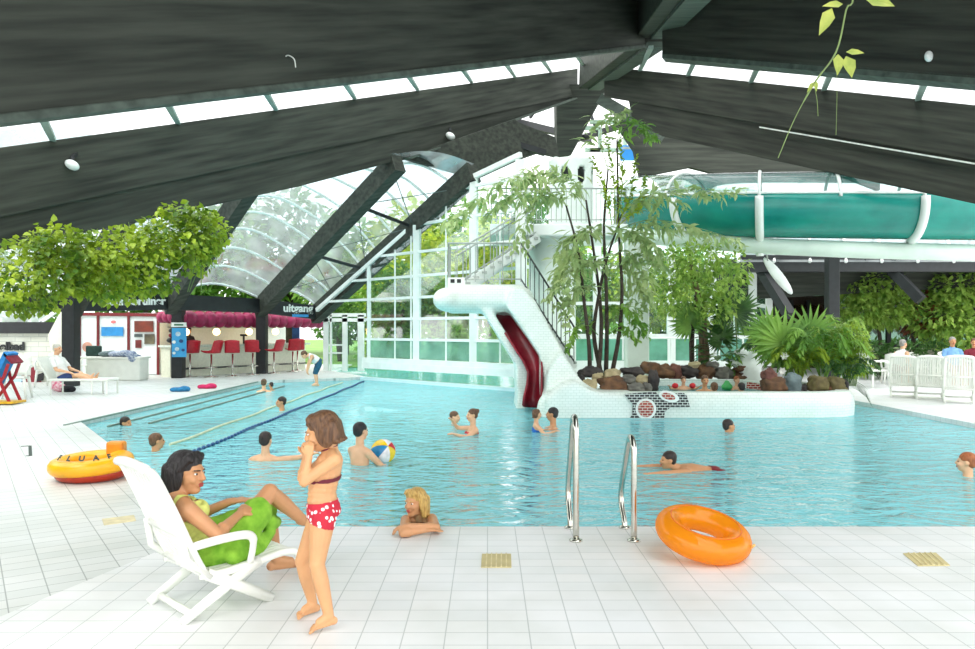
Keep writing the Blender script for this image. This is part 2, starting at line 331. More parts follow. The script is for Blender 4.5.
# ------------------------------------------------------------------ left roof: fascia, posts, rafters, acrylic vaults
R = [(P(76,303,23.6), None), (P(172,302,25.8), None), (P(262,306,28.6), P(398,162,22.5)), (P(318,313,30.0), P(474,172,23.3))]
d2 = (R[2][1]-R[2][0]).normalized()
R[0] = (R[0][0], R[0][0]+V((.68,-.73,.50))*6.2); R[1] = (R[1][0], R[1][0]+V((.68,-.73,.545))*6.6)
for a, b in R:
    structure(MB().bar(a-(b-a).normalized()*.3, b, .38, .62), 'roof_rafter', WOOD)
def on_r(i, px):
    a, b = R[i]; q = (px-CX)/F; t = (q*a.y-a.x)/((b.x-a.x)-q*(b.y-a.y)); return a+(b-a)*t
for i in range(3):
    (a0, a1), (b0, b1) = R[i], R[i+1]
    structure(MB().bar(a0, b0, .3, .52), 'trim_%d' % (20+i), BLACK)
    nrm = (b0-a0).cross(a1-a0).normalized(); nrm = -nrm if nrm.z < 0 else nrm
    rows = []; hp = MB(); M_ = 9
    for k in range(M_+1):
        t = k/M_; p = a0.lerp(a1, t)+V((0,0,.25)); q = b0.lerp(b1, t)+V((0,0,.25))
        arc = [p.lerp(q, u/12)+nrm*1.15*math.sin(PI*u/12)*(.35+.65*min(1, t*2.2+.2))*(1 if t < .7 else 1-(t-.7)*2.6) for u in range(13)]
        rows.append(arc)
        if k < M_: hp.tube(arc, .045, 6)
    vl = structure(MB().grid(rows), 'ceiling_glazing', VAULT, True, label='curved acrylic roof glazing between dark rafters', cat='roof glazing')
    hp.build('hoop', WHITE, vl)
# two more bays of the same roof beyond the left edge, added to cut light on the deck
dv = V((-2.2,-2.75,0)); ra = [(R[0][0]+dv*k, R[0][1]+dv*k) for k in (0,1,2)]
for k in (1,2): structure(MB().bar(ra[k][0], ra[k][1], .38, .62), 'roof_rafter', WOOD)
for k in (0,1):
    rows = []
    for j in range(6): rows.append([(ra[k][0].lerp(ra[k][1], j/5)).lerp(ra[k+1][0].lerp(ra[k+1][1], j/5), u/6)+V((-.2,.2,.5))*math.sin(PI*u/6)+V((0,0,.25)) for u in range(7)])
    structure(MB().grid(rows), 'ceiling_glazing', VAULT, True)
MB().tube([on_r(2,357), on_r(3,413)], .06, 8).tube([on_r(2,311), on_r(3,366)], .06, 8).build('brace_pipe', BLACK, None, kind='structure')
wi = MB()
for a, b in (((2,311),(3,413)),((2,357),(3,366)),((2,357),(3,455)),((2,392),(3,413)),((2,311),(3,335)),((2,275),(3,366))): wi.tube([on_r(*a), on_r(*b)], .014, 5)
wi.build('brace_wire', DRAIL, None, kind='structure')
structure(MB().bar(R[0][0], R[0][0]+V((-9,-7,0)), .3, .55), 'trim_23', BLACK)
for i, (px, py) in enumerate(((71,386),(178.5,378),(262,373.5))):
    g = G(px, py); mb = MB().box((g.x, g.y, 1.45), (.37,.37,2.9)); structure(mb, 'post_%d' % (i+1), BLACK, bevel=.02)
# ------------------------------------------------------------------ main timber roof
def plank(p, q, z0, z1, th, m=WOODA, nm='roof_beam', q0=None, q1=None):   # upright board from p to q, heights above/below the line; thickness to the far side
    p = V(p); q = V(q); a = 0
    d = V((q.x-p.x, q.y-p.y, 0)).normalized(); n = V((-d.y, d.x, 0)); n = n if n.y > 0 else -n
    y1 = z1 if q1 is None else q1; y0 = z0 if q0 is None else q0
    L = (q-p).length; o = structure(MB().prism([p+V((0,0,z0)), q+V((0,0,y0)), q+V((0,0,y1)), p+V((0,0,z1))], n*th), nm, m, bevel=.02)
    return o
def line_on(px, ks):       # point on the left second beam's plane at a column
    q = (px-CX)/F; Y = 17.17/(.643-q); return q*Y, Y
def B2(px, py): x, Y = line_on(px, 0); return V((x, Y, EYE-(py-HY)/F*Y))
a = V((.643,1,.418)); b = V((.531,-1,-.418))
E1 = P(645,46,20.0)
plank(E1-a*15.5, E1, 0, 2.8, .30); plank(E1-a*15.5+V((.02,-.02,-.06)), E1+V((.02,-.02,-.06)), 0, .10, .34, WOODL, 'trim_30')
def bl(px, y0, y1): return B2(px, y0), B2(px, y1)
# upper and lower board of the second left beam
n2 = V((-a.y, a.x, 0)).normalized()
structure(MB().prism([B2(-60,230), B2(578,95.5), B2(578,68.5), B2(-60,155.5)], n2*.3), 'roof_beam', WOODA, bevel=.02)
structure(MB().prism([B2(-60,265)+n2*.06, B2(300,186.5)+n2*.06, B2(405,159)+n2*.06, B2(500,127)+n2*.06, B2(572,98)+n2*.06, B2(572,94)+n2*.06, B2(-60,226)+n2*.06], n2*.4), 'roof_beam', WOODA, bevel=.02)
structure(MB().bar(B2(405,159), B2(572,99), .5, .05), 'trim_31', WOODL)
# skylight strip between the first and the second left beam
SKY = clear('skylight_glass', (246,250,250), .02, .05)
sk = MB(); mu = MB()
def S1(px): # on first beam plane, just above its lower edge
    q = (px-CX)/F; k = E1.x-.643*E1.y; Y = k/(q-.643); X = q*Y; return V((X, Y, E1.z-.418*(E1.y-Y)+.2))+n2*.36
for px in (-60, 53, 178, 276, 355, 418, 472, 515, 551, 585):
    mu.bar(B2(px, 147-.136*px), S1(px), .10, .06)
pL, pR = -60, 585
sk.add([B2(pL, 147-.136*pL), B2(pR, 147-.136*pR), S1(pR), S1(pL)], [(0,1,2,3)])
g = structure(sk, 'window_3', SKY); mu.build('mullion', mat('grey_green_mullion', (150,168,160), .5), g)
# ridge beam in three stepped lengths
for p, q in ((P(722,-40,11.5), P(655,36,20)), (P(652,44,20.2), P(591,88,31))):
    structure(MB().bar(p+V((0,0,.75)), q+V((0,0,.75)), .95, 1.5), 'roof_beam', WOOD, bevel=.03)
    structure(MB().bar(p+V((.12,-.1,-.05)), q+V((.12,-.1,-.05)), .5, .14), 'trim_32', WOODL)
# roof continuing over the viewer, unseen, added to shade the near deck
sh = V((.55,-.86,0))*9
structure(MB().prism([E1-a*15.5+V((0,0,2.7)), E1+V((0,0,2.7)), E1+V((0,0,2.7))+V((1.1,-8.5,-.4)), E1-a*15.5+V((0,0,2.7))+sh], (0,0,.25)), 'ceiling', WOODA)
# right-hand beams
E1R = P(662,54.5,18.3)
structure(MB().prism([E1R, E1R+b*13.5, E1R+b*13.5+V((0,0,2.6)), E1R+V((0,0,2.6))], V((.2,.26,0))), 'roof_beam', WOODB, bevel=.02)
structure(MB().prism([E1R+V((0,0,-.08)), E1R+b*13.5+V((0,0,-.08)), E1R+b*13.5+V((0,0,.06)), E1R+V((0,0,.06))], V((.16,.3,0))), 'trim_33', WOODL)
structure(MB().prism([E1R+V((0,0,2.6)), E1R+b*13.5+V((0,0,2.6)), E1R+b*13.5+V((-3.5,-6,2.6)), E1R+V((-.3,-7.5,2.6))], (0,0,.25)), 'ceiling', WOODB)  # right half of the unseen roof added to shade the near deck
def B3(px, py): q = (px-CX)/F; Y = 18.99/(q+.531); return V((q*Y, Y, EYE-(py-HY)/F*Y))
n3 = V((.86,.46,0))
structure(MB().prism([B3(604,97), B3(1400,232.2), B3(1400,149.4), B3(604,66.2)], n3*.3), 'roof_beam', WOODB, bevel=.02)
structure(MB().prism([B3(625,94)+n3*.1, B3(1400,223.5)+n3*.1, B3(1400,296)+n3*.1, B3(660,136)+n3*.1, B3(630,121)+n3*.1], n3*.35), 'roof_beam', WOODB, bevel=.02)
structure(MB().bar(B3(760,127.2), B3(1400,236), .06, .035), 'trim_34', mat('pale_cable_duct', (225,228,220), .5))
def S3(px): q = (px-CX)/F; k = E1R.x+.531*E1R.y; Y = k/(q+.531); return V((q*Y, Y, E1R.z-.418*(E1R.y-Y)+.2))+n3*.36
sk = MB(); mu = MB()
for px in (640, 688, 751, 824, 918, 1034, 1180, 1390): mu.bar(B3(px, 70+.1045*(px-640)), S3(px), .12, .08)
sk.add([B3(636,70), B3(1400,149.4), S3(1400), S3(636)], [(0,1,2,3)])
g = structure(sk, 'window_4', SKY); mu.build('mullion', MATS['grey_green_mullion'], g)
# dark boarded ceiling panels beyond the beams
def panel(pts, Y, th=.3, m=WOOD, nm='ceiling'):
    return structure(MB().prism([P(x, y, (Y if isinstance(Y, (int, float)) else Y(x))) for x, y in pts], (0, th, 0)), nm, m)
structure(MB().prism([P(556,84,32.0), P(609,84,32.0), P(601,99,32.4), P(571,155,33.4), P(557,156,33.4)], (0,1.2,0)), 'roof_beam', WOOD, bevel=.03)
panel([(404,158),(420,152),(470,134),(515,119),(518,122),(555,137),(560,157),(538,152),(520,158),(474,179),(458,173)], lambda x: 22.9+(x-404)*.031)
panel([(628,112),(700,125),(880,165),(880,190),(832,171),(714,173),(690,167),(640,177),(634,150),(622,132),(618,124)], 30.0)
structure(MB().bar(P(478,133,26.2), P(545,153,26.8), .2, .2), 'roof_beam', BLACK)
structure(MB().bar(P(600,99,29.5), P(664,136,28.6), .35, .4), 'roof_beam', WOODL)
structure(MB().bar(P(515,122,33), P(590,140,38), .2, .3), 'roof_beam', BLACK)
structure(MB().bar(P(575,140,38), P(640,120,34), .2, .25), 'roof_beam', BLACK)
for pts in ([(530,118),(543,100)], [(600,140),(590,112)]): structure(MB().tube([P(x, y, 36) for x, y in pts], .08, 6), 'roof_brace', BLACK)
# green skylight frames and the blue lightbox behind the palm
for z in ((590,122,625,150),(585,150,600,128)):
    fr = MB(); fr.bar(P(z[0],z[1],33), P(z[2],z[1],33), .15, .15); fr.bar(P(z[0],z[3],33), P(z[2],z[3],33), .15, .15); fr.bar(P(z[2],z[1],33), P(z[2],z[3],33), .15, .15, up=(0,1,0)); structure(fr, 'window_5', mat('pale_green_frame', (170,196,176), .5))
# right-hand low roof, back wall with large window
structure(MB().box((17.0, 25.6, 3.85), (17.2, .4, .55)), 'trim_40', BLACK)
structure(MB().prism([P(736,262,27.5), P(1010,262,27.5), P(1010,285,27.5), P(736,300,27.5)], (0,.3,0)), 'trim_41', WOOD)
structure(MB().box((17.5, 30.4, 4.0), (18, 9.6, .2)), 'ceiling', mat('dark_soffit', (58,64,60), .8, .1))
structure(MB().box((17.0, 34.2, .42), (16, .3, .85)), 'wall_right', mat('cream_wall', (196,194,170), .7, .08))
structure(MB().box((25.9, 28, 2), (.3, 14, 4)), 'wall_right', mat('dark_brown_wall', (62,48,40), .8, .2))
fr = MB()
for x in (11.5, 14.3, 17.8, 21.6, 25): fr.box((x, 34.2, 2.3), (.18, .16, 3.0))
for z in (.95, 3.7): fr.box((18, 34.2, z), (15, .18, .16))
wr = structure(fr, 'window_6', BLACK); MB().box((18, 34.25, 2.3), (15, .02, 2.8)).build('pane', clear('dark_window_glass', (150,172,160), .07, .04), wr)
pm = G(832, 368); structure(MB().box((P(832,300,23.5).x, 23.5, 2.15), (.34,.34,4.3)), 'post_4', BLACK, bevel=.02)
structure(MB().bar(P(757,262,26), P(790,316,24.5), .3, .3), 'roof_brace', BLACK); structure(MB().bar(P(880,258,26), P(921,300,25), .3, .3), 'roof_brace', BLACK)
# glazed vault hoops over the right low roof
rows = []; hp = MB()
for k in range(9):
    p = P(738+k*36, 262, 25.3); arc = [p+V((u*.22, u*.55, 1.25*math.sin(PI*u/8))) for u in range(9)]; rows.append(arc); hp.tube(arc, .05, 6)
vl = structure(MB().grid(rows), 'ceiling_glazing', VAULT, True); hp.build('hoop', WHITE, vl)
# porch window with white frame at the back
fr = MB()
def PW(px, py): return P(px, py, 29.5-(px-735)*.03)
for px in (737, 752, 769): fr.bar(PW(px, 366), PW(px, 285 if px < 740 else 289), .22 if px != 752 else .1, .15, up=(0,1,0))
for k in range(5): fr.bar(PW(737, 285+k*16), PW(769, 291+k*16), .12, .14)
w7 = structure(fr, 'window_7', WHITE); MB().prism([PW(737,362), PW(769,362), PW(769,291), PW(737,285)], (0,.02,0)).build('pane', GLASS, w7)
structure(MB().prism([P(770,368,31), P(826,368,31), P(826,296,31), P(770,296,31)], (0,.3,0)), 'wall_back', MATS['dark_brown_wall'])
fr = MB()
for px in (776, 792, 808): fr.bar(P(px,362,30.8), P(px,300,30.8), .1, .1, up=(0,1,0))
w8 = structure(fr, 'window_8', BLACK); MB().prism([P(776,345,30.8), P(826,345,30.8), P(826,305,30.8), P(776,305,30.8)], (0,.03,0)).build('pane', clear('reddish_window', (190,150,140), .06, .2, (150,120,110)), w8)
structure(MB().box((-14.5, 8, 1.9), (.3, 22, 3.8)), 'wall_left', mat('cream_paint', (226,226,208), .6, .05))  # out-of-view wall, added to block side light on the left deck
structure(MB().prism([(-6.2,4.2,2.95),(-10.9,10,2.95),(-15.3,20.5,3.1),(-18,20,3.1),(-18,-3,2.95),(-7.5,-3,2.95)], (0,0,.2)), 'ceiling', MATS['dark_soffit'])  # out-of-view low roof slab, added to darken the left deck
# left low wall with lettering, lintel and vault
wl = structure(MB().box((-19.5, 24.6, .78), (12.2, .3, 1.56)), 'wall_left', tile('white_brick', (226,228,214), (214,218,206), (190,194,184), .5, .16, .012, rot=(PI/2,0,0), off=.5))
structure(MB().box((-19.5, 24.5, 1.72), (12.2, .4, .36)), 'trim_50', BLACK)
rows = []; hp = MB()
for k in range(6):
    x = -23+k*1.75; arc = [V((x+.8*u*.25, 24.6+u*.5, 1.9+1.4*math.sin(PI/2*u/6))) for u in range(7)]; rows.append(arc); hp.tube(arc, .06, 6)
vl = structure(MB().grid(rows), 'ceiling_glazing', VAULT, True); hp.build('hoop', WHITE, vl)
structure(MB().prism([P(48,335,24.3), P(60,312,23.9), P(70,304,23.7), P(70,385,23.9), P(57,385,24.3)], (0,.2,0)), 'wall_left', mat('cream_paint', (226,226,208), .6, .05))
text('sign_lettering', 'bubbelbad', P(24.5,350,24.4), .36, .02, BLACK, (1,0,0), (0,0,1), align='RIGHT', bold=.012, label='black bubbelbad lettering on the white brick wall', cat='lettering')
def fpt(i, t, dz): a0, b0 = R[i][0], R[i+1][0]; d = (b0-a0).normalized(); n = V((d.y,-d.x,0)); return a0.lerp(b0, t)+n*.17+V((0,0,dz)), d
p_, d_ = fpt(0, .9, -.08); text('sign_lettering', 'zonnebruiner', p_, .36, .015, WHITE, d_, (0,0,1), align='RIGHT', bold=.012, label='white zonnebruiner lettering on the dark fascia above the booth', cat='lettering')
p_, d_ = fpt(2, .60, -.06); text('sign_lettering', 'uitgang', p_, .42, .015, WHITE, V((.8,.6,0)), (0,0,1), align='CENTER', bold=.012, label='white uitgang lettering on the dark fascia near the exit', cat='lettering')
p_, d_ = fpt(2, .64, -.2); MB().bar(p_-V((.26,.195,0)), p_+V((.26,.195,0)), .03, .1).build('exit_plate', mat('sky_blue', (52,150,214), .4), None, label='small blue plate below the white uitgang lettering', cat='sign')
# ------------------------------------------------------------------ slide sculpture
sl = thing('water_slide', 'white mosaic animal-shaped slide with a dark red chute rising from the pool', 'slide', (G(555,412,WZ).x, 17.2, WZ))
mb = MB()
mb.prism([P(x, y, 16.7) for x, y in ((506,306),(512,287),(524,288),(536,301),(556,338),(570,363),(583,381),(602,393),(606,452),(538,452),(540,357),(528,338))], (0,2.6,0))
mb.prism([P(x, y, 17.1) for x, y in ((480,308),(491,308),(529,369),(525,440),(514,440),(517,398),(516,366))], (0,1.6,0))
mb.prism([P(x, y, 17.9) for x, y in ((486,308),(520,300),(556,350),(556,440),(520,440),(520,370))], (0,1.4,0))
mb.tube([P(447,299.5,17.3), P(470,299,17.3), P(522,298,17.3)], [.27,.28,.29], 16, flat=1); mb.ell(P(447,299.5,17.3), (.33,.4,.275)); mb.ell(P(520,299,17.3), (.32,.4,.29))
mb.tube([P(450,299,18.6), P(522,299,18.6)], .28, 12); mb.ell(P(448,299,18.5), .28)
mb.prism([P(x, y, 15.23) for x, y in ((546,398),(560,386),(576,381),(590,390),(606,393.5),(640,393.8),(640,455),(546,455))], (0,1.6,0)); mb.prism([P(x, y, 16.0) for x, y in ((548,372),(562,352),(582,381),(600,393),(600,440),(540,440))], (0,1.5,0)); mb.cone(P(556,408,15.7), .4, P(556,440,15.7), .42)
x0 = P(446,0,17.3).x; x1 = P(524,0,17.3).x; mb.box(((x0+x1)/2, 18, 2.3), (x1-x0, 1.5, .5))
link_mesh('body', remeshed(mb, .05, 8), MOSAIC, sl)
rows = []
ck = [((489,308),(510,308),18.0),((497,321),(517,321),17.75),((506,335),(526,335),17.45),((517,352),(536,350),17.2),((525,364),(540,358),17.05),((529,374),(541,370),16.95),((528,386),(541,385),16.85),((525,398),(541,398),16.75),((524,407),(541,408),16.7)]
for (l, r, Y) in ck: rows.append([P(l[0]-1, l[1]-2, Y-.35), P(l[0], l[1], Y-.08), P(l[0]*.75+r[0]*.25, l[1]*.75+r[1]*.25, Y+.02), P((l[0]+r[0])/2, (l[1]+r[1])/2, Y+.05), P(l[0]*.25+r[0]*.75, l[1]*.25+r[1]*.75, Y+.02), P(r[0], r[1], Y-.08), P(r[0]+1, r[1]-2, Y-.3)])
MB().grid(rows).build('chute', mat('dark_red_gelcoat', (128,16,36), .35, .2, 2), sl, True, sol=.04)
# ------------------------------------------------------------------ island wall
isl = thing('planter_island', 'long white mosaic wall of the planted island standing in the pool', 'planter', (4.4,15.3,WZ))
path = [V((2.25,15.3,0)), V((2.6,15.3,0)), V((3.5,15.3,0)), V((5.0,15.3,0)), V((6.6,15.32,0)), V((7.1,15.45,0)), V((7.45,15.75,0)), V((7.64,16.2,0)), V((7.7,17,0)), V((7.72,18.2,0)), V((7.75,20.4,0))]
prof = [(.02,-1.3),(.03,-.3),(.05,-.05),(.06,.15),(.04,.3),(-.02,.38),(-.10,.41),(-.3,.41),(-.35,.36),(-.36,-.3)]
rows = []
for i, p in enumerate(path):
    t = (path[min(i+1, len(path)-1)]-path[max(i-1, 0)]).normalized(); n = V((t.y,-t.x,0)); rows.append([p+n*o+V((0,0,z)) for o, z in prof])
MB().grid(rows).build('wall', MOSAIC, isl, True)
BT = tile('black_mosaic', (26,26,30), (34,33,38), (225,232,226), .10, .052, .006, rot=(PI/2,0,0), off=.5, rough=.3)
RT = tile('red_mosaic', (176,62,40), (150,48,36), (228,222,210), .10, .052, .006, rot=(PI/2,0,0), off=.5, rough=.3)
def patch(pts, Y, m, nm, th=.02): return MB().prism([P(x, y, Y) for x, y in pts], (0,th,0)).build(nm, m, isl)
def oval(cx, cy, rx, ry, n=22, tilt=0): return [(cx+rx*math.cos(2*PI*k/n)*math.cos(tilt)-ry*math.sin(2*PI*k/n)*math.sin(tilt), cy+rx*math.cos(2*PI*k/n)*math.sin(tilt)+ry*math.sin(2*PI*k/n)*math.cos(tilt)) for k in range(n)]
patch([(624,394),(656,391.5),(657,394),(684,393),(687,396),(690,407),(671,407),(665,412),(664,419),(636,420),(627,423),(632,415),(633,405)], 15.19, BT, 'black_mosaic')
patch(oval(646,409,10.3,10.5), 15.17, WHITE, 'white_eye'); patch(oval(646,409,7.8,8.2), 15.15, RT, 'red_eye')
patch(oval(669,396.5,10.5,5.3,tilt=.28), 15.17, WHITE, 'white_eye'); patch(oval(668.5,396.5,7,3.2,tilt=.3), 15.15, RT, 'red_eye')
structure(MB().prism([(1.5,15.7,-.6),(7.3,15.9,-.6),(7.45,20.4,-.6),(3,20.4,-.6),(1.5,17.5,-.6)], (0,0,.72)), 'planter_soil', mat('dark_soil', (60,50,40), .95, .3, 8, .6), label='dark soil filling the planted island', cat='soil')
tubp = [(3.5,15.64),(6.0,15.64),(6.2,17.5),(5.9,18.9),(3.6,18.9)]
structure(MB().prism([(x, y, .28) for x, y in tubp], (0,0,-.3)), 'hot_tub_water', water('tub_water', (130,214,214), (86,180,182), .6), label='teal water of the whirlpool behind the island wall', cat='water')
tb = MB().bar((3.4,19.05,.2), (6.2,19.05,.2), .3, .46).bar((6.25,19.05,.2),(6.6,17.3,.2),.3,.46).build('whirlpool_wall', MOSAIC, None, label='white mosaic back wall of the whirlpool behind the island', cat='wall')
MB().bar(P(747,385,17.2), P(766,388,17.2), .05, .14).build('red_mosaic', RT, tb)
# ------------------------------------------------------------------ rocks
RC = {'brown': mat('rock_brown', (128,92,62), .9, .3, 5, .8, col2=(74,56,44)), 'grey': mat('rock_grey', (136,134,122), .9, .3, 5, .8, col2=(84,84,80)), 'pale': mat('rock_pale', (206,192,152), .9, .2, 5, .8, col2=(160,146,110)),
      'dark': mat('rock_dark', (78,72,68), .9, .3, 5, .8, col2=(44,42,42)), 'mossy': mat('rock_mossy', (120,112,66), .9, .3, 5, .8, col2=(84,72,50)), 'reddish': mat('rock_red', (132,86,72), .9, .25, 5, .8, col2=(92,60,54)), 'blue-grey': mat('rock_blue', (118,134,134), .9, .2, 6, .8, col2=(92,108,110))}
def rock(px, py, rx, ry, Y, col, label, group):
    c = P(px, py, Y); k = Y/F; sd = rnd.uniform(0, 50); mb = MB(); mb.ell((0,0,0), (1,1,1), n=30, m=20)
    for v in mb.v:
        q = v.normalized(); d = noise.noise(q*1.3+V((sd,0,0)))*.38+noise.noise(q*3+V((0,sd,0)))*.2+noise.noise(q*7+V((0,0,sd)))*.1; s_ = 1+d
        v.x = (abs(q.x)**.85)*math.copysign(1, q.x)*s_*rx*k; v.y = q.y*s_*rx*k*.9; v.z = (abs(q.z)**.85)*math.copysign(1, q.z)*s_*ry*k
    mb.v = [v+c for v in mb.v]; mb.build('rock', RC[col], None, True, label, 'rock', group)
heap = [(590,385.5,7,6.5,'pale'),(598,377,6,5,'pale'),(612,385,14,9,'brown'),(612,374,9,4.5,'pale'),(590,372,11,5,'dark'),(601,391,3.5,2.5,'grey'),(632,371.5,11,4.5,'dark'),(628,379,7,5,'grey'),(636,388,9,5,'grey'),(647,387.5,4.5,5,'grey'),(642,379.5,6,4.5,'pale'),(653,381,6,11,'dark'),(580,381,5,6,'dark'),(622,391,5,3,'brown')]
heap = sorted(heap)
for i, (x, y, rx, ry, c) in enumerate(heap): rock(x, y, rx, ry, 16.2+(393-y)*.035, c, '%s rock in the heap beside the slide, %s from its left end' % (c, ORD[i]), 'rocks heaped beside the slide')
row = [(651,368,10,6,'brown'),(663,372,12,7,'brown'),(675,373,7,8,'reddish'),(689,372,10,6,'dark'),(705,373.5,9,8,'brown'),(723,373.5,9,7.5,'grey'),(742,369,8,4.5,'brown'),(743,377,11,5.5,'brown'),(694,365,6,3.5,'pale'),(712,365,6,4,'grey')]
row = sorted(row)
for i, (x, y, rx, ry, c) in enumerate(row): rock(x, y, rx, ry, 19.6, c, '%s rock in the row behind the whirlpool, %s from the left' % (c, ORD[i]), 'rocks in a row behind the whirlpool')
right = sorted([(773,385,12,8.5,'brown'),(792,383.5,8.5,10,'blue-grey'),(769,375,7,6,'reddish'),(817,384,10,8.5,'mossy'),(836,385,9.5,7.5,'mossy'),(803,388,5,4,'dark'),(826,389,6,4,'brown'),(845,386,4,6,'dark')])
for i, (x, y, rx, ry, c) in enumerate(right): rock(x, y, rx, ry, 16.3, c, '%s rock under the ferns on the island, %s from the left' % (c, ORD[i]), 'rocks under the ferns')
# ------------------------------------------------------------------ tower, stairs, railings
tw = thing('slide_tower', 'white slide tower with round column, platform and pierced turret', 'tower', (2.0,24,0))
MB().lathe([(.80,-.2),(.74,.4),(.72,4.5)], (P(552,0,24).x, 24, 0), 40).build('column', mat('tower_white', (228,240,232), .45, .04, 2), tw, True)
x0 = P(490,0,22.8).x; x1 = P(628,0,22.8).x; MB().box(((x0+x1)/2, 24.2, 4.62), (x1-x0, 2.9, .34)).build('platform', WHITE, tw, bevel=.03)
cx, cy, rr = P(571,0,24.2).x, 24.2, .66; rows = 30; nn = 96; mb = MB(); vs = [V((cx+rr*math.cos(2*PI*k/nn), cy+rr*math.sin(2*PI*k/nn), 4.8+2.15*i/rows+(.05*max(0, math.sin(2*PI*k/nn*7)) if i == rows else 0))) for i in range(rows+1) for k in range(nn)]; fs = []
for i in range(rows):
    for k in range(nn):
        an = (2*PI*(k+.5)/nn) % (PI/4); z = 2.15*(i+.5)/rows; u = (an-PI/8)*rr; hole = (u/.15)**2+((z-1.62)/.26)**2 < 1
        if not hole: fs.append((i*nn+k, i*nn+(k+1) % nn, (i+1)*nn+(k+1) % nn, (i+1)*nn+k))
mb.add(vs, fs); mb.build('turret', MATS['tower_white'], tw, True, sol=.08)
MB().lathe([(.5,4.8),(.5,6.7)], (cx,cy,0), 24).build('hole_shade', mat('turret_shade', (48,54,52), .8), tw, True)  # dark cylinder standing in for the shade seen through the turret holes
def railing(name, pts, h, n, m, label, post=.012, top=.024, par=None):
    r = thing(name, label, 'railing', pts[0]) if par is None else par
    MB().tube([p+V((0,0,h)) for p in pts], top, 8).tube([p+V((0,0,.12)) for p in pts], top*.7, 6).build('handrail', m, r, True)
    mb = MB()
    for i in range(len(pts)-1):
        L_ = (pts[i+1]-pts[i]).length; c = max(2, int(n*L_))
        for k in range(c+1): q = pts[i].lerp(pts[i+1], k/c); mb.tube([q+V((0,0,.05)), q+V((0,0,h))], post, 5)
    mb.build('balusters', m, r); return r
LG = mat('light_grey_metal', (168,176,170), .4, .08, 9, metal=.3)
railing('platform_railing', [V((x0+.05,23.9,4.8)), V((x0+.05,22.85,4.8)), V((x1-.05,22.85,4.8)), V((x1-.05,25,4.8))], 1.05, 7, LG, 'grey railing around the high platform of the slide tower')
st = thing('staircase', 'white open staircase climbing from the landing to the tower platform', 'stairs', P(455,330,20.5))
s0_, s1_ = P(456,290,20.2), P(538,236,23.4)
for k in range(12):
    q = s0_.lerp(s1_, k/11); MB().box(q, (.34,1.0,.06)).build('tread', LG, st)
for dy in (-.5, .5): MB().bar(s0_+V((0,dy,-.1)), s1_+V((0,dy,-.1)), .06, .26).build('stringer', WHITE, st)
railing('stair_railing', [s0_+V((0,-.5,0)), s1_+V((0,-.5,0))], .95, 3, LG, 'light railing on the near side of the upper staircase')
railing('stair_railing', [s0_+V((0,.5,0)), s1_+V((0,.5,0))], .95, 3, LG, 'light railing on the far side of the upper staircase')
l0, l1, l2 = P(448,284,18.9), P(521,284,18.9), P(574,366,19.6)
structure(MB().box(((l0.x+l1.x)/2, 19.4, l0.z-.1), (l1.x-l0.x, 1.6, .14)), 'landing', WHITE)
railing('landing_railing', [l0+V((0,1.3,0)), l0, l1], 1.0, 5, LG, 'grey railing around the landing above the slide head')
st = thing('staircase', 'lower staircase behind the slide descending to the rocks', 'stairs', V((l2.x,l2.y,0)))
for k in range(13): q = l1.lerp(l2, (k+.5)/13); MB().box(q+V((0,.6,0)), (.26,1.0,.06)).build('tread', LG, st)
for dy in (.1,1.1): MB().bar(l1+V((0,dy,-.1)), l2+V((0,dy,-.1)), .06, .25).build('stringer', WHITE, st)
railing('stair_railing', [l1, l2], 1.0, 5, mat('dark_rail', (62,72,70), .45, .15, 9), 'dark railing slanting down behind the white slide')
sg = thing('warning_sign', 'small white pictogram sign on the landing railing', 'sign', P(456,286,18.8))
MB().box(P(456,281,18.84), (.42,.02,.17)).build('board', WHITE, sg); MB().box(P(452.5,281,18.82), (.1,.012,.09)).box(P(459,281,18.82), (.1,.012,.09)).build('pictogram', BLACK, sg)
lb = thing('lightbox_sign', 'blue lit box sign under the roof behind the palm top', 'sign', P(627,160,31)); MB().box(P(627,153,31), (.55,.12,.6)).build('panel', mat('blue_sign', (66,150,226), .4, .15, 3, emit=.35), lb)
MB().box(P(627,148,30.9), (.4,.02,.1)).build('band', WHITE, lb)
# columns carrying the slide beam
for i, px in enumerate((638,)): structure(MB().box((P(px,0,22).x, 22.2, 2.2), (.64,.5,4.5)), 'column', mat('pale_column', (206,220,208), .5, .05, 2), bevel=.04)
# ------------------------------------------------------------------ tube slide
ts = thing('tube_slide', 'teal tube slide with clear roof running under the dark beams', 'slide', P(830,330,20))
ctl = [P(640,203,24.0), P(668,204,22.3), P(700,205,21.2), P(760,205,20.4), P(832,205,20.0), P(910,205.5,19.7), P(975,206,19.6), P(1060,207,19.8)]
def spl(c, n):
    out = []; c = [c[0]*2-c[1]]+c+[c[-1]*2-c[-2]]
    for i in range(1, len(c)-2):
        for k in range(n):
            t = k/n; out.append(.5*(2*c[i]+(c[i+1]-c[i-1])*t+(2*c[i-1]-5*c[i]+4*c[i+1]-c[i+2])*t*t+(3*c[i]-c[i-1]-3*c[i+1]+c[i+2])*t**3))
    return out+[c[-2]]
sp = spl(ctl, 6); RT_ = .85
def arc(i, a0, a1, n, r):
    t = (sp[min(i+1, len(sp)-1)]-sp[max(i-1, 0)]).normalized(); s_ = V((-t.y, t.x, 0)).normalized(); u = V((0,0,1))
    return [sp[i]+s_*r*math.cos(a0+(a1-a0)*k/n)+u*r*math.sin(a0+(a1-a0)*k/n) for k in range(n+1)]
TEAL = mat('teal_fibreglass', (24,148,134), .25, .12, 1.5, col2=(16,124,116))
MB().grid([arc(i, PI-.22, 2*PI+.22, 18, RT_) for i in range(len(sp))]).build('trough', TEAL, ts, True, sol=.03)
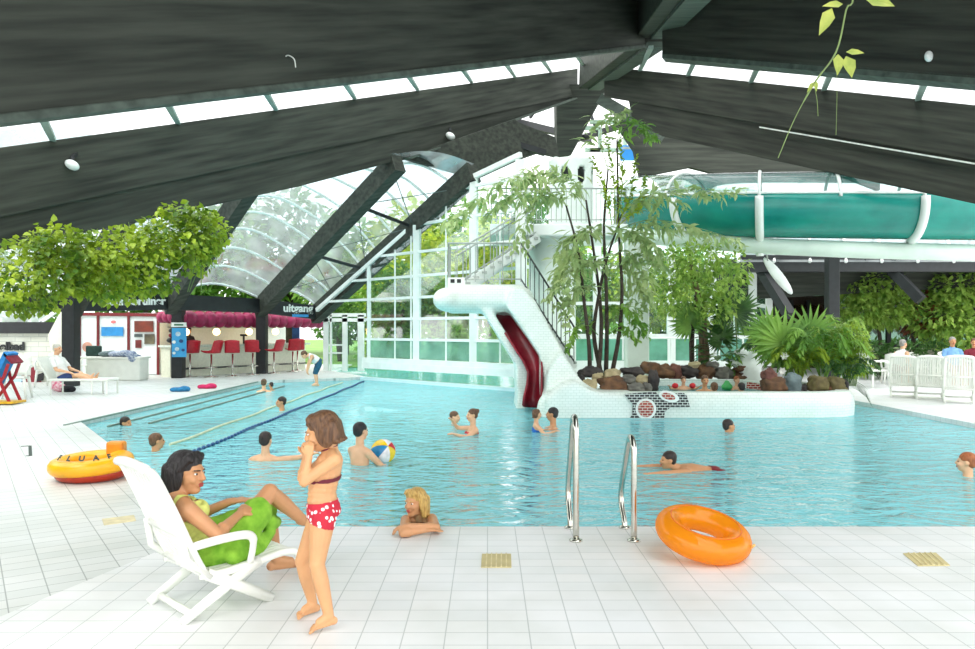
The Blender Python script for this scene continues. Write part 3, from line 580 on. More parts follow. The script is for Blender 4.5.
MB().grid([arc(i, .22, PI-.22, 12, RT_) for i in range(len(sp))]).build('clear_cover', clear('clear_cover', (225,238,236), .09, .16), ts, True)
mb = MB()
for a_ in (.22, PI-.22): mb.tube([arc(i, a_, a_, 1, RT_+.01)[0] for i in range(len(sp))], .035, 6)
mb.build('rim', WHITE, ts, True)
def nearest(px): return min(range(len(sp)), key=lambda i: abs(CX+F*sp[i].x/sp[i].y-px))
for px in (690, 760, 832, 912): MB().tube(arc(nearest(px), .1, PI-.1, 14, RT_+.02), .045, 6).build('hoop', WHITE, ts, True)
for px in (692, 760, 908):
    i = nearest(px); MB().tube(arc(i, PI-.1, PI*1.5, 10, RT_+.06), .11, 8).build('support_arm', WHITE, ts, True)
    MB().tube([sp[i]-V((0,0,RT_)), sp[i]-V((0,0,RT_+.5))], .1, 8).build('support_stub', WHITE, ts)
MB().tube([P(600,232,23.5), P(650,237,21.9), P(700,241,21.0), P(760,246,20.4), P(860,250,19.8), P(975,253,19.6), P(1060,255,19.8)], .22, 14).build('carrier_beam', mat('mint_white_paint', (214,232,220), .4, .04, 2), None, True, label='long mint white tubular beam carrying the teal slide', cat='beam')
M_ = Matrix.Rotation(math.radians(52), 3, 'Y'); hp_ = thing('oval_paddle', 'slim white oval panel hanging askew below the slide beam', 'panel', P(778,300,20.6)); MB().ell(P(778,276,20.6), (.62,.06,.14), M_).build('panel', WHITE, hp_, True); MB().tube([P(768,262,20.6), P(766,250,20.4)], .02, 6).build('hanger', LG, hp_)
# white fountain sculpture
sc_ = MB()
sc_.cone(P(752,392,19.6), .42, P(750,372,19.6), .30).cone(P(750,372,19.6), .24, P(737,364,19.6), .10).cone(P(750,372,19.6), .24, P(757,347,19.7), .09).cone(P(757,347,19.7), .07, P(754,338,19.7), .04).cone(P(750,370,19.6), .2, P(764,358,19.6), .1).cone(P(737,364,19.6), .1, P(731,361,19.6), .05)
sc_.ell(P(741,353,19.8), (.2,.15,.12)); sc_.cone(P(745,366,19.7), .09, P(741,353,19.8), .07)
link_mesh('fountain_sculpture', remeshed(sc_, .04, 4), WHITE).location
o = [x for x in C.objects if x.name == 'fountain_sculpture'][0]; setp(o, 'white coral-shaped sculpture standing between the plants behind the whirlpool', 'sculpture')
# ------------------------------------------------------------------ planting
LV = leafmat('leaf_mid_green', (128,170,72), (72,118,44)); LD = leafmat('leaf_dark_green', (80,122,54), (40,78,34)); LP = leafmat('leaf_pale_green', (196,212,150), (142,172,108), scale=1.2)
LY = leafmat('leaf_yellow_green', (186,206,62), (78,118,30), scale=1.6); LL = leafmat('leaf_lime', (170,190,50), (112,150,40), scale=1.5); LT = leafmat('leaf_light', (178,206,98), (108,152,60)); LE = leafmat('leaf_fresh', (150,192,80), (84,136,50), scale=1.2)
BARK = mat('bark', (118,98,76), .85, .25, 8, .5, stretch=(3,3,.6)); BARKD = mat('bark_dark', (70,60,50), .85, .25, 8, .4); STEMG = mat('green_stem', (106,128,70), .6, .2, 6)
def curve(pts, n=6):
    pts = [V(p) for p in pts]
    if len(pts) == 2: return [pts[0].lerp(pts[1], k/n) for k in range(n+1)]
    return spl(pts, n)
def frond(par, pts, n, L, W, m=LP, droop=.5, sub=0, wid=.012, nm='frond', both=True, R=rnd):
    c = curve(pts, 8); mb = MB(); mb.tube(c, [wid*(1-.7*i/len(c)) for i in range(len(c))], 5)
    for i in range(n):
        t = .18+.82*i/max(1, n-1); f = t*(len(c)-1); k = min(int(f), len(c)-2); p = c[k].lerp(c[k+1], f-k); d = (c[k+1]-c[k]).normalized()
        s_ = d.cross(V((0,0,1))); s_ = s_.normalized() if s_.length > .01 else V((1,0,0)); l = L*(.55+.6*math.sin(PI*min(1, .15+t*.85)))
        for sg_ in ((-1,1) if both else (R.choice((-1,1)),)):
            q = (d*.55+s_*sg_*R.uniform(.6,1)+V((0,R.uniform(-.5,.5),R.uniform(-.5,.15)-droop))).normalized()
            if sub:
                for j in range(sub):
                    p2 = p+q*l*(.2+.8*j/sub); q2 = (q*.5+V((R.uniform(-.8,.8),R.uniform(-.8,.8),R.uniform(-.6,.5)-droop*.4))).normalized(); mb.leaf(p2, q2, (R.uniform(-.5,.5),R.uniform(-.5,.5),1), l*R.uniform(.4,.6), W*R.uniform(.8,1.2), .25)
            else: mb.leaf(p, q, (R.uniform(-.4,.4),R.uniform(-.4,.4),1), l*R.uniform(.8,1.15), W*R.uniform(.8,1.15), .25)
    return mb.build(nm, m, par)
# tall fishtail palm clump beside the slide
Yp = 17.6
pl = thing('fishtail_palm', 'tall multi-stemmed fishtail palm with arching pale fronds beside the slide', 'palm', P(604,383,Yp))
for pts in (((590,374),(589,345),(584,300),(578,250),(566,205)),((598,374),(601,340),(600,300),(592,240),(586,200)),((606,372),(607,330),(606,280),(604,225),(608,170)),((612,374),(619,335),(622,290),(619,235),(617,140)),((601,374),(594,335),(598,300),(606,262),(622,214))):
    MB().tube(curve([P(x, y, Yp+rnd.uniform(-.25,.25)) for x, y in pts], 5), [.055-.0017*i for i in range(5*(len(pts)-1)+1)], 7).build('stem', BARKD, pl, True)
def pf(pts, n, L, W, m=LP, sub=3, Y=Yp, dy=0, droop=.12): frond(pl, [P(x, y, Y+dy*i/len(pts)) for i, (x, y) in enumerate(pts)], n, L*1.25, W*1.15, m, droop, sub)
pf([(566,205),(548,180),(512,176),(468,204),(450,222)], 20, .50, .09, LP, 4, dy=-1.2)
pf([(568,206),(545,192),(515,192),(488,214)], 17, .45, .085, LP, 4, dy=-.4)
pf([(586,202),(575,182),(548,172),(522,180)], 16, .45, .085, LP, 4, dy=.5)
pf([(586,210),(570,192),(540,198),(525,222),(521,245)], 14, .45, .085, LP, 3, dy=.8)
pf([(604,240),(590,228),(570,240),(562,285)], 18, .5, .09, LP, 4, dy=-.8)
pf([(592,262),(575,250),(560,270),(556,300)], 16, .45, .09, LP, 4, dy=.3)
pf([(606,250),(622,228),(645,236),(660,262)], 16, .5, .09, LP, 4, dy=-.6)
pf([(608,262),(625,250),(640,266),(648,300)], 15, .45, .09, LP, 4, dy=.4)
pf([(612,218),(640,198),(680,192),(735,190)], 22, .48, .085, LP, 4, dy=-1)
pf([(616,230),(650,220),(690,226),(738,240)], 20, .42, .08, LP, 4, dy=-.7)
pf([(600,300),(588,285),(572,292),(565,318)], 14, .4, .08, LP, 3, dy=-.3)
pf([(600,320),(612,305),(632,312),(644,330)], 13, .38, .08, LE, 3, dy=.2)
pf([(598,335),(584,322),(574,330),(568,348)], 10, .32, .07, LE, 3)
pf([(608,335),(622,326),(636,338)], 10, .3, .07, LE, 3)
pf([(608,170),(600,140),(606,118),(622,112)], 15, .42, .085, LP, 3, dy=.5)
pf([(616,150),(625,128),(640,124),(652,136)], 14, .4, .08, LE, 3, dy=-.5)
pf([(604,280),(596,262),(582,262),(570,278)], 14, .45, .09, LP, 4, dy=-.9)
pf([(612,272),(628,262),(634,285),(636,310)], 14, .42, .09, LP, 4, dy=.9)
for pts in (((612,225),(606,195),(592,160)),((614,225),(614,185),(606,140)),((616,225),(622,185),(620,140)),((617,228),(630,195),(636,160)),((616,228),(640,205),(645,180))):
    frond(pl, [P(x, y, 17.2) for x, y in pts], 18, .30, .07, LL, -.3, 2, nm='upright_frond')
# weeping fig with two trunks
fg = thing('weeping_fig', 'leafy weeping fig with a pale trunk behind the whirlpool rocks', 'tree', P(703,366,20.3))
MB().tube(curve([P(704,372,20.3), P(703,335,20.3), P(699,300,20.3), P(690,262,20.4)], 5), [.15]*4+[.12]*6+[.07]*6, 9).build('trunk', BARK, fg, True)
MB().tube(curve([P(692,372,20.6), P(692,330,20.6), P(697,295,20.5)], 5), .07, 7).build('trunk', BARKD, fg, True)
mb = MB()
for x, y, rx, ry, n in ((672,268,22,24,420),(700,262,28,20,460),(722,285,22,26,380),(690,295,30,22,420),(665,300,12,18,160),(712,310,22,18,260),(735,268,12,20,140)): mb.cloud(P(x,y,20.2), (rx*20/F, 1.0, ry*20/F), n, .17, .085, .35, .5)
mb.build('foliage', LT, fg)
# fan palms
def fan(par, px, py, r, Y, ax, m, tilt=.2, n=40, open_=5.2):
    c = P(px, py, Y); R_ = r*Y/F; mb = MB(); ax = V(ax).normalized(); nrm = V((0,-1,tilt)).normalized(); sx_ = ax.cross(nrm).normalized()
    for k in range(n):
        a_ = -open_/2+open_*k/(n-1); d = ax*math.cos(a_)+sx_*math.sin(a_)+nrm*.18*math.cos(k*PI); l = R_*(1-.12*abs(a_)/2.6)
        mb.leaf(c, d-V((0,0,.12)), nrm, l, R_*.13, .12)
    return mb.build('fan_leaf', m, par)
fp = thing('fan_palm', 'dark green fan palm standing behind the white sculpture', 'palm', P(738,372,20.2))
for px, py, r, ax, m in ((735,312,30,(.3,0,1),LD),(690,322,24,(-.5,0,1),LV),(722,338,20,(-.2,0,1),LD),(752,335,20,(1,0,.4),LV)):
    fan(fp, px, py, r, 20.2+rnd.uniform(-.4,.3), ax, m); MB().tube(curve([P(738,372,20.2), P((738+px)/2, (372+py)/2-5, 20.2), P(px, py, 20.2)], 5), .02, 5).build('stalk', STEMG, fp)
fp2 = thing('fan_palm', 'large pale green fan palm rising from the right end of the island', 'palm', P(800,386,17.4))
for px, py, r, ax, m in ((783,342,38,(-.6,0,1),LE),(768,330,26,(-.9,0,.7),LE),(810,332,30,(.5,0,1),LE),(796,352,30,(-1,0,.1),LE)):
    fan(fp2, px, py, r, 17.4+rnd.uniform(-.5,.2), ax, m); MB().tube(curve([P(800,386,17.4), P((800+px)/2, (386+py)/2-4, 17.4), P(px, py, 17.4)], 5), .018, 5).build('stalk', STEMG, fp2)
def fern(name, label, cat, px, py, Y, n, R_, H, m, L, W, k=14):
    b_ = P(px, py, Y); t = thing(name, label, cat, b_)
    for i in range(n):
        a_ = 2*PI*i/n+rnd.uniform(-.3,.3); d = V((math.cos(a_), math.sin(a_)*.7, 0)); h = H*rnd.uniform(.7,1.1); r = R_*rnd.uniform(.7,1.1)
        frond(t, [b_, b_+d*r*.4+V((0,0,h*.75)), b_+d*r*.8+V((0,0,h)), b_+d*r*1.15+V((0,0,h*.7))], k, L, W, m, .15, 0, .008)
    return t
fern('fern', 'dense mid-green fern in the middle of the island right end', 'fern', 822,384,16.9,15,.85,1.15,LE,.26,.06)
fern('fern', 'small bright fern left of the blue-grey rock on the island', 'fern', 786,378,17.2,11,.6,.8,LE,.2,.05)
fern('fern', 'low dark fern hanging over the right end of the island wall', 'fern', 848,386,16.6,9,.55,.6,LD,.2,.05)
fern('fern', 'fern with long fronds just left of the bamboo bush', 'fern', 836,372,17.6,11,.7,1.0,LT,.24,.06)
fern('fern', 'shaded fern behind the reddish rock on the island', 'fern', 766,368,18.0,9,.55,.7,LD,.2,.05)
fern('fern', 'tall arching fern rising behind the large fan leaf on the island', 'fern', 800,384,18.2,16,1.0,1.5,LT,.28,.06,16)
fern('fern', 'pale fern between the fan palm and the bamboo bush', 'fern', 826,380,18.2,14,.9,1.4,LT,.26,.06,16)
fern('fern', 'low bright fern above the blue-grey rock', 'fern', 800,382,16.8,12,.6,.75,LL,.2,.05)
bb = thing('bamboo_bush', 'feathery yellow-green bamboo bush at the right end of the island', 'bush', P(850,386,17.3))
for i in range(9): MB().tube(curve([P(846+i*1.2,386,17.3), P(842+i*2.2,360,17.3), P(836+i*3.6,326+abs(i-4)*3,17.3)], 4), .012, 5).build('cane', STEMG, bb)
mb = MB()
for x, y, rx, ry, n in ((850,340,15,14,420),(846,362,15,14,360),(858,358,12,16,300),(838,352,9,12,160)): mb.cloud(P(x,y,17.3), (rx*17.3/F, .4, ry*17.3/F), n, .16, .035, .1, .5)
mb.build('foliage', LL, bb)
br_ = thing('broadleaf_plant', 'glossy broad-leaved plant at the foot of the weeping fig', 'plant', P(716,364,20.0)); mb = MB()
for i in range(60):
    a_ = rnd.uniform(0, 2*PI); h = rnd.uniform(.1,1.0); mb.leaf(P(716,366,20.0)+V((math.cos(a_)*.28, math.sin(a_)*.25, h)), (math.cos(a_), math.sin(a_), rnd.uniform(-.1,.9)), (0,0,1), .42, .2, .35)
mb.build('leaves', LD, br_)
hg = thing('broadleaf_plant', 'dark low plant in front of the small rocks left of the sculpture', 'plant', P(728,372,19.9)); mb = MB()
for i in range(50):
    a_ = rnd.uniform(0, 2*PI); mb.leaf(P(728,372,19.9)+V((math.cos(a_)*.3, math.sin(a_)*.2, rnd.uniform(.05,.5))), (math.cos(a_), math.sin(a_), rnd.uniform(-.3,.6)), (0,0,1), .34, .15, .3)
mb.build('leaves', LV, hg)
fl = mat('white_petal', (246,244,236), .5, .03)
for i, (x, y, nm) in enumerate(((784,356,'upper white flower among the ferns on the island'),(782,371,'lower white flower among the ferns on the island'))):
    mb = MB()
    for k in range(6): mb.leaf(P(x,y,16.7), (math.cos(k*PI/3), -.5, math.sin(k*PI/3)), (0,-1,0), .1, .08)
    mb.build('flower', fl, None, label=nm, cat='flower')
hang = thing('trailing_plant', 'dark strap leaves trailing over the right end of the island wall', 'plant', P(852,384,16.0))
mb = MB()
for k in range(7): mb.leaf(P(850,386-k,16.0), (.9-.1*k,-.15,-.45+.06*k), (0,0,1), .62-.03*k, .07, .35)
mb.build('leaves', LD, hang)
# indoor trees by the right-hand window
def tree(name, label, cat, base, trunk, clouds, Y, L, W, m, bark=BARKD, r=.1, dep=1.2, group=None):
    t = thing(name, label, cat, base, group); MB().tube(curve(trunk, 5), [r*(1-.5*i/(5*(len(trunk)-1))) for i in range(5*(len(trunk)-1)+1)], 8).build('trunk', bark, t, True); mb = MB()
    for x, y, rx, ry, n in clouds: mb.cloud(P(x,y,Y), (rx*Y/F, dep, ry*Y/F), n, L, W, .4, .35)
    mb.build('foliage', m, t); return t
tree('fig_tree', 'rounded indoor tree with dark trunk left of the right-hand window post', 'tree', P(879,372,28.0), [P(879,372,28.0), P(880,340,28.0), P(874,305,28.0)], ((872,288,34,18,850),(858,306,22,22,560),(890,305,24,22,600),(872,316,30,12,440)), 28.0, .25, .12, LT)
tree('fig_tree', 'broad indoor tree at the right edge behind the loungers', 'tree', P(952,372,27.5), [P(952,372,27.5), P(953,345,27.5), P(955,315,27.5)], ((958,290,34,18,850),(940,318,26,22,640),(972,315,24,28,680),(955,335,30,14,500)), 27.5, .25, .12, LT)
tree('copper_shrub', 'small rust-coloured tree between the two indoor trees', 'tree', G(915,372), [G(918,372), P(913,335,28.5), P(915,310,28.5)], ((914,306,11,14,120),(918,325,9,10,90)), 28.5, .3, .12, leafmat('leaf_rust', (176,104,66), (104,60,40)))
for i, (x, rx, nm) in enumerate(((872,20,'left'),(902,22,'middle'),(934,22,'right-hand'))):
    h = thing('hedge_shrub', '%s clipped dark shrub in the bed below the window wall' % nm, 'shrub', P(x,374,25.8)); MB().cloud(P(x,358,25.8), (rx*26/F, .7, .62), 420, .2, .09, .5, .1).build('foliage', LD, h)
# vine hanging from the left beam
vn = thing('hanging_vine', 'bright green vine hanging in a mass under the left beam', 'vine', P(110,262,12.5)); R2 = random.Random(3); mb = MB()
for x, y, rx, ry, n in ((30,275,46,34,420),(85,262,48,32,430),(130,255,48,30,420),(175,240,45,28,400),(205,232,24,24,220),(60,250,30,22,220),(110,285,36,20,260),(20,300,30,14,130),(150,280,25,16,170),(195,260,14,18,90),(64,232,4,9,22),(190,215,30,10,130)):
    mb.cloud(P(x,y,12.5+(x-100)*.012), (rx*12.5/F, .75, ry*12.5/F), int(n*2.0), .10, .092, .1, .5, R2)
mb.build('leaves', LY, vn); mb = MB()
for i in range(16): x = R2.uniform(0,215); mb.tube(curve([B2(x, 248-.21*x)+V((0,.1,0)), P(x+R2.uniform(-8,8), 255, 12.6+(x-100)*.012), P(x+R2.uniform(-14,14), 292, 12.5+(x-100)*.012)], 4), .009, 4)
mb.build('stems', STEMG, vn); vn['kind'] = 'thing'
# vine strand close to the camera, top right
tv = thing('hanging_tendril', 'thin vine tendril with a few toothed leaves hanging at the top right', 'vine', P(838,-30,3.2)); Y = 3.2
MB().tube(curve([P(864,-1500,Y), P(862,-400,Y), P(856,-40,Y), P(846,10,Y), P(836,52,Y), P(815,82,Y), P(795,118,Y), P(778,158,Y)], 5), [.004]*28+[.002]*15, 5).tube(curve([P(836,55,Y), P(837,90,Y), P(836,135,Y)], 5), .0012, 4).tube(curve([P(814,84,Y), P(817,100,Y), P(818,116,Y)], 4), .0015, 4).build('stem', STEMG, tv)
LN = leafmat('leaf_near', (190,196,92), (140,158,66), .4, 9)
for (x, y, dx, dz, L, W) in ((832,8,-.5,-1,.13,.055),(843,4,-1,-.1,.09,.035),(864,-2,.9,-.25,.13,.07),(846,52,1,-.05,.075,.03),(838,54,-.05,-1,.09,.045),(846,56,.25,-1,.095,.06),(814,82,-.5,-.7,.055,.02),(815,80,.1,-1,.05,.02)):
    MB().leaf(P(x,y,Y), (dx,-.15,dz), (0,-1,.3), L, W, .1).build('leaf', LN, tv)
# trees and shrubs outside
R3 = random.Random(11); protos = []
LO = [leafmat('leaf_outside_green', (150,190,84), (96,146,56), .5), leafmat('leaf_outside_dark', (110,156,70), (66,112,46), .5), leafmat('leaf_outside_yellow', (214,218,72), (150,184,60), .5)]
for k, m in enumerate(LO):
    t = thing('tree', '', 'tree', (0,0,0)); MB().tube(curve([(0,0,-.3),(.1,.1,1.6),(0,0,3.6)], 4), .2, 8).build('trunk', BARKD, t, True); mb = MB()
    for c_, r_, n in (((0,0,4.4),(2.2,2,1.7),520),((1.2,.2,3.4),(1.7,1.6,1.4),360),((-1.3,0,3.2),(1.7,1.6,1.4),360),((.1,0,5.6),(1.4,1.3,1.1),260),((0,-.6,2.4),(2.1,1.4,1.0),330)): mb.cloud(c_, r_, n, .42, .24, .5, .3, R3)
    mb.build('foliage', m, t); protos.append(t)
spots = [(700,42,2,.8,'bright, outside between the weeping fig and the porch window'),(408,50,2,1.5,'tall and bright, beyond the upper left panes of the glass wall'),(447,41,0,.7,'low, outside below the landing railing'),(383,46,0,.9,'behind the left-hand panes of the glass wall'),(402,40,1,.75,'low behind the first column of the glass wall'),(432,44,2,1.15,'behind the glass wall left of the stair landing'),(462,50,0,1.5,'tall, behind the glass wall above the slide head'),(492,43,2,1.2,'behind the stairs beyond the glass wall'),(520,52,1,1.6,'tall and dark, beyond the tower platform'),(590,45,0,1.0,'between the tower column and the fishtail palm, outside'),(560,56,2,1.4,'beyond the platform railing'),(628,44,2,.9,'outside behind the pale column'),(660,46,1,.95,'outside behind the panes left of the weeping fig'),(690,50,0,1.05,'outside behind the weeping fig'),(730,46,1,.9,'outside behind the dark fan palm'),(748,55,2,1.0,'outside beyond the porch window'),
         (860,48,1,1.0,'dim behind the right-hand window, left of its post'),(905,46,0,.95,'dim behind the middle of the right-hand window'),(955,46,1,1.0,'dim behind the right edge of the right-hand window'),
         (215,52,0,1.7,'large, seen through the acrylic bay left of the middle rafter'),(150,50,1,1.4,'beyond the acrylic roof above the booth'),(290,56,1,1.8,'large, seen through the acrylic bay above the bar'),(345,54,0,1.5,'seen through the braced acrylic bay by the exit'),(340,42,1,.6,'small, outside the exit doors'),(20,44,0,1.0,'beyond the low left roof')]
for i, (px, Y, k, s_, nm) in enumerate(spots):
    g = P(px, 330, Y); lab = ('%s tree ' % ('mid-green','dark green','yellow-green')[k])+nm
    if protos[k].get('label') is None: o = protos[k]; o.location = (g.x, Y, 0); o.scale = (s_,)*3; o.rotation_euler = (0,0,R3.uniform(0,6)); o['label'] = lab; o['group'] = 'trees outside'
    else: dup(protos[k], (g.x, Y, 0), R3.uniform(0,6), lab, 'trees outside', s_)
sb = None
for i, (px, Y) in enumerate(((376,38),(398,39),(424,38),(452,38.5),(486,38),(585,39),(612,38.5),(648,39),(676,38),(706,39),(734,38.5))):
    g = P(px, 330, Y); lab = 'low clipped bush on the far bank of the outdoor pool, %s from the left' % ORD[i]
    if sb is None:
        sb = thing('bush', lab, 'bush', (g.x, Y, -.1), 'bushes beyond the outdoor pool'); MB().cloud(V((g.x, Y, .7)), (1.0,.8,.85), 420, .3, .16, .5, .1, R3).build('foliage', LO[0], sb)
    else: dup(sb, (g.x, Y, -.1), R3.uniform(0,6), lab, None, R3.uniform(.8,1.25))
# ------------------------------------------------------------------ foreground recliner (x forward, y to the far side)
def recliner(label):
    t = thing('garden_recliner', label, 'chair', (0,0,0), 'white plastic recliners')
    bp = [V((.14,0,.25)), V((.095,0,.33)), V((.03,0,.47)), V((-.035,0,.62)), V((-.10,0,.76)), V((-.15,0,.86)), V((-.185,0,.89))]
    bp = spl(bp, 4); wb = [.235+.012*math.sin(PI*i/(len(bp)-1))-.02*i/(len(bp)-1) for i in range(len(bp))]
    def slats(pr, wd_, n, th):
        mb = MB()
        for k in range(n):
            for e0, e1 in ((-1+2*k/n+.012, -1+2*(k+1)/n-.012),):
                rows = [[p+V((0,wd_[i]*e0,0)), p+V((0,wd_[i]*(e0+e1)/2,0))-V((.004,0,-.004)), p+V((0,wd_[i]*e1,0))] for i, p in enumerate(pr)]; mb.grid(rows)
        return mb
    slats(bp, wb, 11, .01).build('backrest', PLAST, t, True, sol=.014)
    mb = MB()
    for s_ in (-1, 1): mb.tube([p+V((0,s_*(wb[i]+.005),0)) for i, p in enumerate(bp)], .026, 8, flat=.8)
    e_ = bp[-1]; mb.tube([e_+V((0,wb[-1]*u,0))+V((-.012*(1-u*u),0,.02*(1-u*u))) for u in [-1+.2*k for k in range(11)]], .026, 8)
    m_ = bp[9]; mb.tube([m_+V((-.012,-wb[9],0)), m_+V((-.012,wb[9],0))], .02, 6); mb.tube([bp[2]+V((-.012,-wb[2],0)), bp[2]+V((-.012,wb[2],0))], .022, 6)
    mb.build('back_rim', PLAST, t, True)
    sp_ = spl([V((.10,0,.262)), V((.22,0,.25)), V((.45,0,.268)), V((.60,0,.288)), V((.69,0,.284)), V((.73,0,.258))], 4)
    slats(sp_, [.235]*len(sp_), 11, .01).build('seat', PLAST, t, True, sol=.014)
    for s_ in (-1, 1):
        MB().tube([p+V((0,s_*.242,-.004)) for p in sp_], .024, 8).build('side_rail', PLAST, t, True)
        ar = spl([V((.055,s_*.25,.43)), V((.12,s_*.275,.445)), V((.25,s_*.285,.455)), V((.36,s_*.285,.45)), V((.405,s_*.28,.42)), V((.41,s_*.27,.36)), V((.40,s_*.255,.27))], 4)
        MB().tube(ar, [.026]*18+[.022]*(len(ar)-18), 10, flat=.62, upv=(0,1,0)).build('armrest', PLAST, t, True)
        MB().tube([V((.47,s_*.245,.27)), V((.32,s_*.245,.20)), V((.0,s_*.23,.012))], [.036,.036,.03], 8, flat=.6, upv=(0,1,0)).build('leg', PLAST, t, True)
        MB().tube([V((.14,s_*.245,.26)), V((.3,s_*.245,.17)), V((.56,s_*.225,.012))], [.036,.036,.03], 8, flat=.6, upv=(0,1,0)).build('leg', PLAST, t, True)
        MB().tube([V((-.01,s_*.235,.52)), V((.02,s_*.25,.36)), V((.16,s_*.25,.24))], .022, 6).build('back_support', PLAST, t, True)
    MB().tube([(.06,-.24,.045), (.06,.24,.045)], .022, 6).build('stretcher', PLAST, t, True); MB().tube([(.44,-.22,.1), (.44,.22,.1)], .02, 6).build('stretcher', PLAST, t, True)
    return t
REC = recliner('white plastic slatted recliner in the foreground, occupied by the woman in the green towel')
CH = V((-1.87,4.46,0)); CA = math.radians(45); REC.location = CH; REC.rotation_euler = (0,0,CA)
def cw(x, y, z): return CH+Matrix.Rotation(CA, 3, 'Z')@V((x,y,z))
for px, py, s_, a_, lab in ((903,398,1.12,62,'white slatted recliner by the right pool edge, seen from behind, leftmost of three'),(930,400,1.14,62,'white slatted recliner by the right pool edge, seen from behind, middle of three'),(959,404,1.18,61,'white slatted recliner by the right pool edge, seen from behind, rightmost of three')):
    g = G(px, py); dup(REC, (g.x, g.y, 0), math.radians(a_), lab, None, s_)
# white armchairs and tables
def armchair(label):
    t = thing('armchair', label, 'chair', (0,0,0), 'white plastic armchairs')
    rows = [[V((.22*u, -.24+.5*k/5-.0, .43-.02*math.sin(PI*k/5))) for u in (-1,-.5,0,.5,1)] for k in range(6)]
    MB().grid(rows).build('seat', PLAST, t, True, sol=.025)
    rows = [[V((.24*u, -.24-.05*k/5-.09*(1-u*u)*.6-.03*k/5, .45+.42*k/5-(.05*u*u if k == 5 else 0))) for u in (-1,-.6,-.2,.2,.6,1)] for k in range(6)]
    MB().grid(rows).build('backrest', PLAST, t, True, sol=.025)
    for s_ in (-1, 1):
        MB().tube(spl([V((s_*.25,-.27,.66)), V((s_*.28,-.1,.66)), V((s_*.28,.15,.65)), V((s_*.27,.24,.58)), V((s_*.25,.24,.43))], 4), .026, 7).build('armrest', PLAST, t, True)
        MB().tube([(s_*.22,.23,.43), (s_*.26,.27,0)], [.032,.022], 7).build('leg', PLAST, t, True); MB().tube([(s_*.21,-.22,.43), (s_*.26,-.3,0)], [.032,.022], 7).build('leg', PLAST, t, True)
    return t
AC = armchair('white armchair turned sideways, leftmost of the chairs right of the bamboo bush'); g = G(873,387); AC.location = g; AC.rotation_euler = (0,0,math.radians(-70)); AC.scale = (1.15,)*3
for px, py, a_, lab, s_ in ((893,384,-20,'white armchair of the bending man, between the sideways armchair and the recliners',1.1),(921,380,200,'white armchair on the far side of the table, left of the man in blue',1.05),(952,381,180,'white armchair of the man in blue behind the recliners',1.1),(974,385,200,'white armchair at the right edge of the photo behind the recliners',1.1),
                       (51,386.5,180,'empty white armchair against the white brick wall behind the grey-haired lounger',1.15),(14,399,200,'white armchair at the left edge beside the red stroller',1.2),(83,379,150,'white armchair in front of the dark post, right of the grey-haired lounger',1.1)):
    g = G(px, py); dup(AC, (g.x, g.y, 0), math.radians(a_), lab, None, s_)
def table(px, py, h, r, lab):
    g = G(px, py); t = thing('table', lab, 'table', g, 'white garden tables'); MB().lathe([(r*.95,h-.03),(r,h-.02),(r,h),(r*.97,h+.01)], (g.x,g.y,0), 28).build('tabletop', PLAST, t)
    for k in range(4): a_ = PI/4+k*PI/2; MB().tube([g+V((math.cos(a_)*r*.4, math.sin(a_)*r*.4, h-.02)), g+V((math.cos(a_)*r*.75, math.sin(a_)*r*.75, 0))], .025, 6).build('leg', PLAST, t)
table(912,383,.72,.5,'round white table in front of the bending man on the right deck'); table(937,379,.73,.55,'round white table beside the man in blue on the right deck')
# lounger, wall seat and clutter on the left deck
def wb_(px, py): return G(px, py)
ld = thing('sun_lounger', 'white tube-framed sun lounger under the grey-haired woman', 'lounger', G(82,394))
g = G(82,394); mb = MB(); mb.box((g.x+.05, g.y, .38), (1.55,.62,.06)); mb.build('bed', PLAST, ld, bevel=.02)
MB().bar(g+V((-.7,0,.4)), g+V((-1.0,0,.95)), .6, .05).build('backrest', PLAST, ld)
for dx in (-.65,.4,.78):
    for dy in (-.28,.28): MB().tube([g+V((dx,dy,.38)), g+V((dx,dy,0))], .025, 6).build('leg', PLAST, ld)
ws = thing('bench', 'long white bench unit piled with towels in front of the booth', 'bench', G(118,380)); g = G(118,380)
MB().box((g.x, g.y, .36), (1.75,.7,.72)).build('body', PLAST, ws, bevel=.04); MB().box((g.x, g.y, .74), (1.85,.8,.06)).build('top', PLAST, ws, bevel=.02)
def blob(name, pts, m, vox, label, cat, base=None, grp=None):
    mb = MB()
    for c_, r_ in pts: mb.ell(c_, r_)
    o = link_mesh(name, remeshed(mb, vox, 3), m); return setp(o, label, cat, grp)
def fab(n, c, c2=None): return mat(n, c, .85, .2, 18, .4, col2=c2)
blob('towel', [(g+V((.0,-.1,.86)),(.3,.25,.1)),(g+V((.35,-.2,.88)),(.28,.22,.12)),(g+V((.62,-.3,.78)),(.16,.16,.2))], fab('towel_blue_white', (206,214,222), (52,84,140)), .05, 'blue and white towels heaped on the long white bench', 'towel')
blob('towel', [(g+V((-.35,-.1,.86)),(.25,.22,.1)),(g+V((-.2,0,.90)),(.2,.2,.08))], fab('towel_grey', (120,140,140), (70,84,90)), .05, 'grey towel lying on the left part of the long white bench', 'towel')
MB().box((g.x-.95, g.y+.3, .95), (.5,.15,.35)).build('cushion', mat('dark_green_cushion', (30,60,54), .8, .2), None, label='dark green cushion behind the left end of the long white bench', cat='cushion', bevel=.04)
ob = thing('bucket', 'orange bucket at the right end of the long white bench', 'bucket', G(136,379)); MB().lathe([(.14,0),(.2,.4),(.17,.4),(.12,.03)], G(136,379), 18).build('body', mat('orange_plastic', (226,104,36), .4), ob, True)
g = G(137,377); MB().box((g.x,g.y,.52),(.5,.4,.05)).box((g.x-.2,g.y,.25),(.05,.35,.5)).box((g.x+.2,g.y,.25),(.05,.35,.5)).build('side_table', PLAST, None, label='small white side table over the orange bucket', cat='table')
